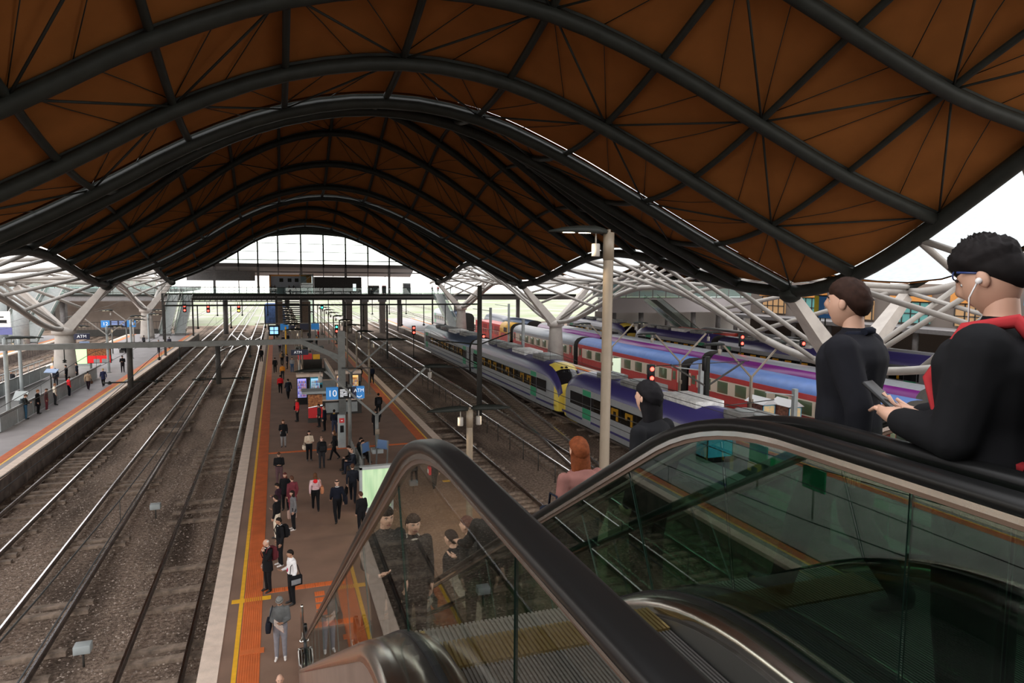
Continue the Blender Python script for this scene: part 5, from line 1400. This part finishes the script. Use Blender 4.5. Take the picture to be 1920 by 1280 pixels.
def hair_mesh(style, P, col, fine=False, seed=0):
    n, k = (44,32) if fine else (20,14); m = MB(); vs = []; fs = []; r = random.Random(seed)
    R = head_rot(P); hc = P['hed']+V(0,.02,.035)
    for i in range(k+1):
        a = PI*i/k
        for j in range(n):
            q = 2*PI*j/n; x,y,z = math.sin(a)*math.cos(q), math.sin(a)*math.sin(q), math.cos(a)
            p = head_r(x,y,z,fine); line = .40 if y > .45 else (.40-(.45-y)*.57 if y > -.2 else max(-.62,.03-(-.2-y)*.9))
            if style == 'beanie': line = .38 if y > 0 else -.2
            if style == 'balding': line = .25 if y < .2 else 2
            t = max(-1,min(1,(z-line)/.18)); th = {'short':.020,'long':.020,'spiky':.022,'beanie':.024,'balding':.006,'bun':.014}[style]
            off = th*t if t > 0 else .014*t
            if style == 'balding' and z > .75: off = -.004
            if style == 'spiky' and t > 0: off = off*.55 if t > 0 and z < .45 else off; off += (.016*max(0,math.sin(j*2.3+i*1.3))+r.uniform(0,.014))*max(0,z)*t
            elif fine and t > 0: off += r.uniform(-.003,.004)
            vs.append(R @ (p+V(x,y,z)*off)+hc)
    for i in range(k):
        for j in range(n): fs.append((i*n+j,(i+1)*n+j,(i+1)*n+(j+1)%n,i*n+(j+1)%n))
    m.add(vs, fs, 0, True)
    if style == 'long':
        vs = []; n2 = 14; rows = [(.02,.088,-.02,.085),(-.05,.094,-.03,.080),(-.12,.100,-.045,.065),(-.20,.098,-.055,.050),(-.27,.080,-.06,.035),(-.30,.03,-.06,.015)]
        for (z,w,yc,d) in rows:
            for j in range(n2):
                q = 2*PI*j/n2; y = yc+d*math.sin(q); y = min(y, .035)
                vs.append(R @ V(w*math.cos(q)+r.uniform(-.003,.003), y, z)+hc)
        fs = [tuple(range(n2))[::-1], tuple((len(rows)-1)*n2+j for j in range(n2))]
        for i in range(len(rows)-1):
            for j in range(n2): fs.append((i*n2+j,(i+1)*n2+j,(i+1)*n2+(j+1)%n2,i*n2+(j+1)%n2))
        m.add(vs, fs, 0, True)
    if style == 'bun': m.ell(R @ V(0,-.125,.03)+hc,(.045,.045,.045),8,6)
    if style == 'beanie': m.tube([R @ V(.088*math.cos(2*PI*q/16),.108*math.sin(2*PI*q/16)+.004,.045 if math.sin(2*PI*q/16)>0 else .0)+hc for q in range(17)],.014,6)
    return m.mesh('hair', col)
def coat_mesh(P, length, col, width=1.0):
    m = MB(); n = 18; vs = []; c = P['pel']; rows = []
    z = 1.18; zz = []
    while z > length: zz.append(z); z -= .09
    zz.append(length)
    for i,z in enumerate(zz):
        f = (1.18-z)/.7; rows.append((z,(.168+.055*f)*width,(.128+.045*f)*width))
    for (z,rx,ry) in rows:
        for j in range(n):
            q = 2*PI*j/n; w = 1+.03*math.sin(5*q)*(1.18-z); vs.append((c.x+rx*w*math.cos(q), c.y+ry*w*math.sin(q), z))
    k = len(vs); fs = []
    for i in range(len(rows)-1):
        for j in range(n): fs.append((i*n+j,(i+1)*n+j,(i+1)*n+(j+1)%n,i*n+(j+1)%n))
    fs.append(tuple(range(n))); fs.append(tuple((len(rows)-1)*n+j for j in range(n))[::-1])
    m.add(vs, fs, 0, True); return m.mesh('coat_skirt', col)
def person(x, y, z, yaw, h, label, kind='stand', top=(.02,.02,.022), bottom=(.018,.018,.02), skin='fair', hair=('short',(.02,.013,.01)), shoe=(.015,.013,.012),
           build='m', coat=None, fine=False, lay=1.14, extra=None, group=None, collar=None, tie=None):
    me, P = body_mesh(kind, build, fine, lay); s = h/1.76
    o = put('person', me, None, (x,y,z), yaw); o.scale = (s,s,s)
    tag(o, label, 'person', group)
    ms = [mat('skin_'+skin, SKINS[skin], .55), cloth(top), cloth(bottom), mat('shoe_%d'%int(shoe[0]*999), shoe, .5), M_lip, M_eye, M_iris]
    for i,mm in enumerate(ms): o.material_slots[i].link = 'OBJECT'; o.material_slots[i].material = mm
    if hair: put('hair' if hair[0] != 'beanie' else 'beanie', hair_mesh(hair[0], P, mat('hair_%d_%d_%d'%tuple(int(q*255) for q in hair[1]), hair[1], .75, noise=.2, nscale=30, spec=.12), fine, len(label)), o)
    if coat: put('coat_skirt', coat_mesh(P, coat, cloth(top)), o)
    if collar:
        m = MB(); c = P['nek']; m.tube([V(.072*math.cos(2*PI*q/14), c.y+.005+.070*math.sin(2*PI*q/14), c.z+.012+(.0 if math.sin(2*PI*q/14)<.3 else -.025)) for q in range(15)],.020,6)
        m.build('collar', cloth(collar), o)
    if tie:
        m = MB(); c = P['nek']; m.add([(-.014,c.y+.10,c.z-.05),(.014,c.y+.10,c.z-.05),(.04,c.y+.148,c.z-.34),(0,c.y+.148,c.z-.40),(-.04,c.y+.148,c.z-.34),
            (-.014,c.y+.09,c.z-.05),(.014,c.y+.09,c.z-.05),(.04,c.y+.13,c.z-.34),(0,c.y+.13,c.z-.40),(-.04,c.y+.13,c.z-.34)],[(0,1,2,3,4),(9,8,7,6,5),(0,5,6,1),(1,6,7,2),(2,7,8,3),(3,8,9,4),(4,9,5,0)])
        m.build('tie', cloth(tie), o)
    if extra: extra(o, P)
    return o
# carried things: local offset in the person's frame, so they sit on the body
def carried(name, o, lx, ly, lz, label, cat, group, builder):
    s = o.scale[0]; ya = o.rotation_euler[2]; ca, sa = math.cos(ya), math.sin(ya)
    t = thing(name, (o.location[0]+(lx*ca-ly*sa)*s, o.location[1]+(lx*sa+ly*ca)*s, o.location[2]+lz*s), label, cat, group, ya)
    builder(t); return t
def backpack(o, col, label, strap=None, big=1.0, sr=.017):
    def bl(t):
        m = MB(); m.rbox((0,0,0),(.29*big,.15*big,.42*big),.05); m.build('pack_body', cloth(col), t)
        m = MB(); m.rbox((0,-.09*big,-.06),(.23*big,.06,.22*big),.025); m.build('front_pocket', cloth(tuple(c*1.5+.004 for c in col)), t)
        for s in (-1,1):
            m = MB(); m.tube([V(s*.10,.06,.18),V(s*.115,.12,.255),V(s*.12,.25,.225),V(s*.13,.34,.06),V(s*.15,.28,-.12),V(s*.13,.07,-.18)],sr,6); m.build('strap', cloth(strap or col), t)
    return carried('backpack', o, 0, -.205, 1.24, label, 'backpack', 'backpacks worn by travellers', bl)
def shoulder_bag(o, col, label, side=1, lz=.92, w=.34, h=.26, strap=True, top=None, ly=0.0):
    def bl(t):
        m = MB(); m.rbox((0,0,0),(.12,w,h),.03); m.build('bag_body', cloth(col), t)
        m = MB(); m.rbox((side*.062,0,-.02),(.02,w*.7,h*.5),.008); m.build('pocket', cloth(top or tuple(c*1.6+.01 for c in col)), t)
        m = MB()
        if strap: m.tube([V(0,w*.4,h*.45),V(-side*.08,.10,.42),V(-side*.10,.0,.50),V(-side*.08,-.10,.42),V(0,-w*.4,h*.45)],.012,5)
        else: m.tube([V(0,w*.25,h*.45),V(0,w*.18,h*.45+.13),V(0,-w*.18,h*.45+.13),V(0,-w*.25,h*.45)],.010,5)
        m.build('strap', cloth(col), t)
    return carried('bag', o, side*.285, ly, lz, label, 'bag', 'bags carried by travellers', bl)

BLK=(.016,.016,.018); NAVY=(.016,.019,.032); CHAR=(.045,.045,.05); GREY=(.22,.22,.23); BEI=(.55,.45,.34); MAR=(.16,.035,.045); WHT=(.72,.70,.70)
RED=(.62,.02,.025); ORG=(.72,.26,.03); BRN=(.20,.115,.06); CRM=(.62,.54,.43); JEA=(.05,.09,.17); TAN=(.34,.24,.16)
hB=('short',(.015,.011,.009)); hBr=('short',(.06,.03,.018)); hL=('long',(.018,.012,.010)); hLb=('long',(.10,.045,.022)); hBlond=('long',(.38,.24,.10))
def paper(o, P):
    pass
p = person(-.09,17.44,0,PI-.1,1.66,'person in a grey beanie and hoodie reading a newspaper, nearest on the platform','phone',top=(.10,.10,.098),bottom=(.21,.20,.22),hair=('beanie',(.17,.17,.16)),shoe=(.6,.55,.52),skin='tan',collar=(.13,.13,.125))
def np_(t):
    m = MB(); m.bar((-.10,0,-.10),(.10,.02,.10),.30,.012); m.build('newspaper_sheet', mat('newsprint',(.55,.44,.38),.8,noise=.2,nscale=20), t)
    m = MB(); m.bar((-.12,.01,-.15),(.06,.03,.02),.22,.012); m.build('inner_sheet', mat('newsprint2',(.45,.30,.26),.8,noise=.2,nscale=20), t)
carried('newspaper', p, 0, .37, 1.13, 'folded pinkish newspaper in the hands of the person in the beanie','newspaper',None,np_)
shoulder_bag(p, (.022,.024,.035), 'black patterned shoulder bag of the person in the beanie', 1, .98, .40, .28)
p = person(-.43,21.51,0,PI*.5+.5,1.66,'white haired old man in a long black coat holding his hand to his face','face',top=BLK,hair=('balding',(.6,.58,.55)),coat=.72,collar=(.6,.6,.6))
backpack(p,(.10,.02,.025),'dark red backpack on the white haired old man')
p = person(.25,20.42,0,PI*.5+.35,1.66,'young man in a white shirt and red tie beside the old man','hold',top=WHT,bottom=BLK,skin='tan',hair=hB,tie=(.45,.02,.08))
shoulder_bag(p,BLK,'black satchel with a grey stripe hanging at the white shirted man',-1,.86,.40,.30,top=(.2,.2,.21))
p = person(-.06,23.37,0,PI*.5+.3,1.66,'man in a black suit and white sneakers turned to the left, behind the old man','stand',top=BLK,bottom=BLK,shoe=(.6,.58,.56),skin='tan',hair=hB,collar=(.7,.68,.66))
backpack(p,BLK,'black backpack on the man in the suit and white sneakers')
person(-.16,25.99,0,PI*.5-.5,1.62,'man in a black jacket and cream trousers with arms spread','hold',top=BLK,bottom=CRM,hair=hB,lay=1.15)
p = person(.44,26.65,0,PI*.5+.2,1.55,'woman with long black hair in a grey cardigan and black leggings','stand',top=(.15,.145,.15),bottom=BLK,shoe=(.6,.58,.56),hair=hL,build='f',coat=.80)
shoulder_bag(p,(.45,.30,.25),'pale pink tote bag of the woman in the grey cardigan',1,.62,.34,.34,strap=False)
person(.44,28.4,0,.5,1.62,'person in a long maroon coat seen from behind','stand',top=MAR,bottom=MAR,hair=('short',(.09,.04,.025)),coat=.62,build='f')
person(.18,29.1,0,PI-.2,1.60,'dark haired woman in a black coat with a pale strap facing the camera','stand',top=BLK,bottom=BLK,hair=('long',(.09,.025,.02)),build='f',coat=.75,collar=(.05,.05,.05))
person(-.10,27.9,0,PI*.5-.4,1.52,'man in a dark plum jumper standing between the group','phone',top=(.055,.025,.04),bottom=CHAR,skin='tan',hair=hB)
person(-.05,32.71,0,PI,1.58,'young man in a black jumper looking down at his phone by the orange strip','phone',top=BLK,bottom=(.09,.05,.055),shoe=(.5,.47,.45),hair=hBr)
def hood(o,P):
    m = MB(); m.ell(V(0,-.09,1.40),(.105,.06,.11),10,8); m.build('red_hood', cloth(RED), o)
    m = MB()
    for k in range(5): z = 1.0+k*.085; m.tube([V(.166*math.cos(2*PI*q/14),.006+.125*math.sin(2*PI*q/14),z) for q in range(15)],.006,4)
    m.build('plaid_stripes', cloth((.35,.06,.09)), o)
p = person(1.35,28.58,0,0,1.60,'woman in a red hood and pink plaid shirt walking away','walk',top=(.60,.42,.43),bottom=BLK,hair=hLb,build='f',extra=hood)
shoulder_bag(p,(.45,.18,.09),'tan leather shoulder bag of the woman in the red hood',1,.98,.30,.30)
p = person(2.09,26.91,0,.1,1.74,'balding man in a dark navy suit walking away across the platform','walk2',top=NAVY,bottom=BLK,hair=('balding',(.03,.02,.015)),collar=(.5,.5,.5))
shoulder_bag(p,(.015,.016,.025),'black bag slung behind the man in the navy suit',1,.98,.42,.34,ly=-.12)
p = person(2.92,29.21,0,-.2,1.70,'man in a charcoal suit walking away beside the green light box','walk',top=(.03,.033,.045),bottom=(.025,.028,.036),hair=('short',(.08,.04,.025)))
shoulder_bag(p,BLK,'black briefcase in the hand of the man beside the light box',-1,.55,.40,.30,strap=False)
person(2.85,25.47,0,.5,1.62,'person in a black jacket with a red badge half hidden by the escalator handrail','stand',top=BLK,bottom=BLK,hair=('short',(.07,.03,.02)),lay=1.14)
person(3.45,33.75,.0,PI*.5,1.68,'man in a dark blue suit sitting on the grey seats','sit',top=(.035,.04,.055),bottom=(.03,.033,.05),hair=('balding',(.12,.08,.05)),collar=(.6,.6,.6))
person(3.40,34.4,0,PI*.5,1.66,'dark clothed person sitting on the seats behind the man in the suit','sit',top=BLK,hair=hB)
person(3.95,35.5,0,-PI*.5,1.64,'black haired person sitting on the seats facing the right tracks','sit',top=(.02,.03,.028),hair=hB)
person(3.95,36.2,0,-PI*.5,1.6,'person in a dark jacket sitting next to the black haired person','sit',top=CHAR,hair=hB)
p = person(1.46,36.84,0,PI+.2,1.60,'woman in a beige cardigan with folded arms facing the camera','cross',top=BEI,bottom=BLK,hair=hL,build='f',lay=1.12)
shoulder_bag(p,(.50,.42,.33),'beige handbag of the woman with folded arms',1,.80,.32,.24,strap=False)
p = person(2.0,35.07,0,.15,1.64,'bald man with a large black backpack standing with his back to the camera','stand',top=CHAR,bottom=CHAR,hair=('balding',(.10,.06,.04)),lay=1.12)
backpack(p,BLK,'large black backpack on the bald man',big=1.15)
p = person(2.75,36.55,0,PI*.5,1.58,'woman in a black hooded coat leaning to the left','walk',top=BLK,bottom=BLK,hair=hLb,build='f',coat=.85)
shoulder_bag(p,(.40,.32,.10),'mustard bag at the side of the woman in the black hooded coat',1,.78,.22,.3,strap=False)
person(2.7,43.77,0,PI*.4,1.58,'man in a long dark coat beside the red food stand','stand',top=NAVY,bottom=BLK,hair=('balding',(.1,.07,.05)),coat=.8)
person(2.45,45.1,0,PI*.6,1.5,'person in grey partly hidden behind the man in the long dark coat','stand',top=CHAR,hair=hB)
person(3.2,42.6,0,-.2,1.56,'man in a navy jacket with a yellow collar bending by the pillar','walk2',top=NAVY,bottom=(.03,.035,.06),hair=hB,collar=(.7,.5,.05))
p = person(1.17,47.28,0,PI*.5+.3,1.58,'woman in a bright red coat with black leggings next to the food stand','stand',top=RED,bottom=BLK,hair=hLb,build='f',coat=.86)
shoulder_bag(p,BLK,'black shoulder bag of the woman in the bright red coat',1,.98,.3,.26)
person(.21,40.24,0,PI,1.58,'woman in a black coat and patterned leggings facing the camera','hold',top=BLK,bottom=(.20,.19,.19),hair=('long',(.10,.04,.02)),build='f',coat=.72)
person(.16,59.17,0,0,1.56,'person in a red jacket walking away along the platform','walk',top=RED,bottom=BLK,hair=hB,lay=1.15)
person(.74,56.36,0,.3,1.62,'person in a dark coat with a teal scarf walking behind the red jacket','walk2',top=(.03,.035,.05),bottom=BLK,hair=hB,coat=.7,collar=(.04,.28,.36))
person(.4,67.24,0,0,1.52,'person in a bright orange jacket walking away','walk',top=ORG,bottom=CHAR,hair=hBr,lay=1.15)
person(-.27,72.4,0,0,1.56,'man in black walking away left of the orange jacket','walk2',top=BLK,hair=hB)
person(.45,78.41,0,0,1.58,'man in a brown jacket walking away beyond the orange jacket','walk',top=(.30,.17,.08),bottom=BLK,hair=hBr)
person(.31,92.64,0,0,1.5,'woman in lilac far down the platform','walk2',top=(.28,.20,.28),bottom=CHAR,hair=hLb,build='f')
person(-1.75,82.57,0,PI,1.55,'dark figure standing at the left platform edge','stand',top=BLK,hair=hB)
person(1.37,72.34,0,PI,1.55,'person in a grey shirt and jeans near the stairwell','stand',top=GREY,bottom=JEA,hair=hB)
person(.95,75.2,0,PI*.5,1.6,'dark clothed person behind the one in the grey shirt','stand',top=NAVY,hair=hB)
person(7.14,63.56,0,0,1.56,'dark figure by the right hand orange strip with a fair head','stand',top=BLK,hair=('short',(.25,.16,.08)))
person(8.1,62.53,0,0,1.64,'man in a navy jacket walking on the right hand orange strip','walk',top=(.02,.028,.05),bottom=BLK,hair=hB)
p = person(6.51,46.95,0,0,1.72,'person with a black backpack walking away beside the blue sign','walk',top=BLK,hair=hB,lay=1.15)
backpack(p,(.025,.025,.03),'black backpack with grey stripes on the person beside the blue sign')
person(5.6,41.6,0,0,1.66,'dark figure right behind the forked lamp post','stand',top=BLK,hair=hB,coat=.8)
person(5.97,31.24,0,0,1.5,'person in a long dark coat seen through the escalator glass','walk',top=CHAR,hair=hB,coat=.7)
p = person(6.7,30.14,0,0,1.5,'person with a red and white bag seen through the escalator glass','walk2',top=CHAR,bottom=(.05,.045,.04),hair=hB)
shoulder_bag(p,(.55,.04,.05),'red and white carrier bag seen through the escalator glass',-1,1.0,.34,.36,top=(.7,.68,.66))
for k,(x,y,c,l) in enumerate(((1.45,102.8,BLK,'first dark figure at the far end of the island platform'),(6.05,109.6,RED,'small figure in red at the far end of the island platform'),(4.59,107.2,NAVY,'small figure in navy near the stair tower'),(5.2,99,ORG,'far worker in orange by the right edge of the island platform'),(.8,99.6,NAVY,'far figure in navy under the blue hanging sign'))):
    person(x,y,0,rnd.uniform(0,6),1.6,l,'stand',top=c,hair=hB)
# left platform
p = person(-16.05,53.3,0,-PI*.4,1.70,'man in a dark jacket and blue jeans with a pack at the ramp parapet','phone',top=(.03,.035,.035),bottom=(.045,.12,.20),hair=hBr)
backpack(p,(.06,.07,.075),'grey backpack on the man in blue jeans')
person(-15.85,55.1,0,-PI*.5,1.72,'person in a long black coat leaning on the ramp parapet','stand',top=BLK,hair=('short',(.16,.07,.03)),coat=.6)
p = person(-15.7,56.4,0,-PI*.5,1.58,'person in maroon trousers and white shoes sitting against the parapet','slump',top=(.10,.05,.05),bottom=MAR,shoe=(.65,.63,.6),hair=hBr)
person(-15.75,58.6,0,-PI*.35,1.64,'woman in a cream jacket and dark trousers by the notice post','stand',top=CRM,bottom=CHAR,hair=('short',(.2,.1,.05)),build='f',lay=1.15)
person(-15.8,62.5,0,-PI*.3,1.6,'person in a red top sitting low against the parapet','slump',top=RED,bottom=NAVY,shoe=(.6,.58,.55),hair=hB)
person(-18.3,68.6,0,PI,1.6,'dark clothed person on the fenced ramp','stand',top=(.03,.03,.045),bottom=(.05,.045,.05),hair=hB)
person(-21.2,67.5,0,PI,1.62,'balding person behind the ramp railing','stand',top=CHAR,hair=('balding',(.1,.07,.05)))
person(-21.6,80.9,0,PI,1.6,'person in a tan top standing behind the lamp posts on the left platform','stand',top=(.30,.22,.12),bottom=CHAR,hair=hB)
p = person(-15.2,65.7,0,0,1.60,'person in a tan coat walking away by the end of the parapet','walk',top=TAN,bottom=(.05,.03,.045),hair=hB,coat=.85)
shoulder_bag(p,(.08,.045,.03),'brown handbag of the person in the tan coat',1,.72,.3,.26,strap=False)
person(-14.4,67.3,0,.4,1.6,'fair haired woman in a navy coat walking away','walk2',top=(.025,.03,.07),bottom=BLK,hair=('short',(.40,.28,.13)),build='f',coat=.72)
person(-14.7,76.9,0,PI,1.70,'man in black facing the camera alone on the left platform','phone',top=BLK,bottom=(.03,.025,.03),hair=hB)
person(-14.2,95.8,0,PI,1.66,'person in mauve grey trousers standing by the left orange strip','stand',top=(.09,.085,.11),bottom=(.06,.055,.075),hair=hB)
person(-13.6,100.5,0,0,1.62,'dark figure walking past the person in mauve grey','walk',top=(.05,.05,.07),hair=hB)
for k,(y,c) in enumerate(((96.6,BLK),(97.3,(.35,.10,.10)),(98.0,WHT),(98.7,JEA))):
    person(-18.5,y,0,-PI/2,1.62,['person in black sitting on the left platform seats','person in dull red sitting on the left platform seats','person in white sitting on the left platform seats','person in blue sitting at the far end of the left platform seats'][k],'sit',top=c,hair=hB)
for k,(x,y,c) in enumerate(((-18.1,71,BLK),(-17.6,72.4,NAVY),(-17.2,104,CHAR),(-20.5,128,(.5,.1,.08)),(-17.2,126.5,(.6,.15,.1)))):
    person(x,y,0,rnd.uniform(0,6),1.6,['person in black crouched beside the concrete column','person in navy beside the concrete column','far figure in charcoal on the left platform','tiny figure in dull red near the far escalators','tiny figure in salmon on the far escalator landing'][k],'stand',top=c,hair=hB)
for k,(x,y,c) in enumerate(((-34.5,78,NAVY),(-33.6,80,(.3,.05,.08)),(-32.9,86,WHT),(-33.2,92,JEA),(-32.5,93.5,NAVY),(-33.0,100,BLK))):
    person(x,y,0,rnd.uniform(0,6),1.62,'person on the far left platform, %s from the left edge' % ORD[k],'stand',top=c,bottom=JEA if k%2 else BLK,hair=hB,group='people on the far left platform')
# on the footbridge
for k,x in enumerate((-.9,-.2,2.4,3.2,18.0,30.2,31.4,34.0)):
    person(x,137.6,6.45,rnd.uniform(0,6),1.7,'dark figure on the footbridge, %s from the left' % ORD[k],'stand',top=RED if k == 6 else BLK,hair=hB,group='people on the footbridge')
# riding up the near escalator, facing the camera
p = person(1.00,6.85,ez(6.85),PI+.25,1.62,'left one of two men riding up, looking down in a dark quilted jacket','hold',top=(.035,.035,.033),bottom=BLK,hair=('short',(.02,.015,.012)),fine=True,lay=1.15)
p = person(1.36,7.25,ez(7.25),PI+.15,1.60,'right one of two men riding up, in a dark wool coat and pale scarf','stand',top=(.05,.042,.038),bottom=(.03,.03,.03),hair=('short',(.035,.022,.016)),fine=True,collar=(.42,.36,.30),lay=1.16,coat=.72)
# riding down the right escalator
person(2.28,7.25,ez(7.25),-.1,1.74,'man in a dark jacket riding down seen through two glass sides','rail',top=(.035,.032,.03),bottom=BLK,hair=('short',(.05,.045,.04)),fine=True,lay=1.18)
person(2.18,7.85,ez(7.85),.9,1.62,'woman with tied brown hair turned sideways on the right escalator','hold',top=(.04,.038,.036),bottom=BLK,hair=('bun',(.09,.04,.03)),fine=True,build='f',lay=1.15)
person(2.12,8.45,ez(8.45),.8,1.58,'dark haired person in front of the woman with tied brown hair','stand',top=BLK,hair=('short',(.03,.02,.016)),fine=True)
p = person(2.33,5.0,ez(5.0),.15,1.58,'woman with long auburn hair riding down the right escalator','stand',top=(.19,.085,.072),bottom=NAVY,hair=('long',(.13,.034,.011)),fine=True,build='f')
shoulder_bag(p,NAVY,'dark navy bag on the shoulder of the auburn haired woman',-1,.98,.28,.30,strap=False)
person(2.40,4.02,ez(4.02),.45,1.62,'woman with long black hair riding down behind the auburn haired woman','stand',top=BLK,bottom=BLK,hair=('long',(.008,.007,.008)),fine=True,build='f',coat=.8)
# the two big foreground men
def man_a(o,P):
    m = MB(); m.tube([V(-.06,-.07,1.50),V(0,-.085,1.505),V(.06,-.07,1.50)],.020,6); m.build('jacket_collar', cloth(NAVY), o)
p = person(2.52,2.46,FZ-.02,.45,1.58,'brown haired man in a dark jacket stepping onto the right escalator','walk',top=(.018,.018,.023),bottom=BLK,hair=('short',(.026,.012,.008)),fine=True,lay=1.36,collar=NAVY,extra=man_a,shoe=(.02,.02,.02))
def man_b(o,P):
    hc = P['hed']+V(0,.02,.035)
    m = MB()
    for s in (-1,1): m.tube([hc+V(s*.078,-.01,.02),hc+V(s*.074,.075,.022)],.004,5); m.tube([hc+V(s*.031+.024*math.cos(2*PI*q/12),.094,.012+.016*math.sin(2*PI*q/12)) for q in range(13)],.003,5)
    m.tube([hc+V(-.009,.099,.016),hc+V(.009,.099,.016)],.003,5); m.build('glasses', mat('glasses_blue',(.03,.05,.16),.3), o)
    m = MB(); m.ell(hc+V(-.088,.004,-.005),(.008,.011,.011),8,6); m.tube([hc+V(-.088,.008,-.01),hc+V(-.082,.03,-.06),V(-.07,.07,1.42)],.003,4); m.build('white_earphone', WHITEP, o)
WHITEP = mat('white_plastic', (.75,.73,.72), .4)
p = person(2.15,1.52,FZ,.30,1.68,'tall man with spiky black hair, glasses and a white earphone, largest figure at the right','phone',top=BLK,bottom=BLK,hair=('spiky',(.010,.008,.008)),fine=True,lay=1.5,collar=(.10,.10,.12),extra=man_b)
backpack(p,(.012,.012,.013),'black backpack with red and grey shoulder straps on the tall man',(.36,.03,.035),sr=.022)
def ph(t):
    m = MB(); m.rbox((0,0,0),(.07,.012,.14),.004,rot=Matrix.Rotation(-.9,3,'X')); m.build('phone_body', M_black, t)
    m = MB(); m.rbox((0,.006,.004),(.062,.004,.125),.001,rot=Matrix.Rotation(-.9,3,'X')); m.build('screen', mat('phone_glass',(.03,.03,.035),.1), t)
carried('phone', p, 0, .37, 1.20, 'dark phone held by the tall man','phone',None,ph)

person(-.10,13.95,0,PI,1.62,'person with pinkish bare head just entering at the bottom edge of the picture','walk',top=(.10,.02,.03),bottom=BLK,hair=('balding',(.3,.18,.14)))
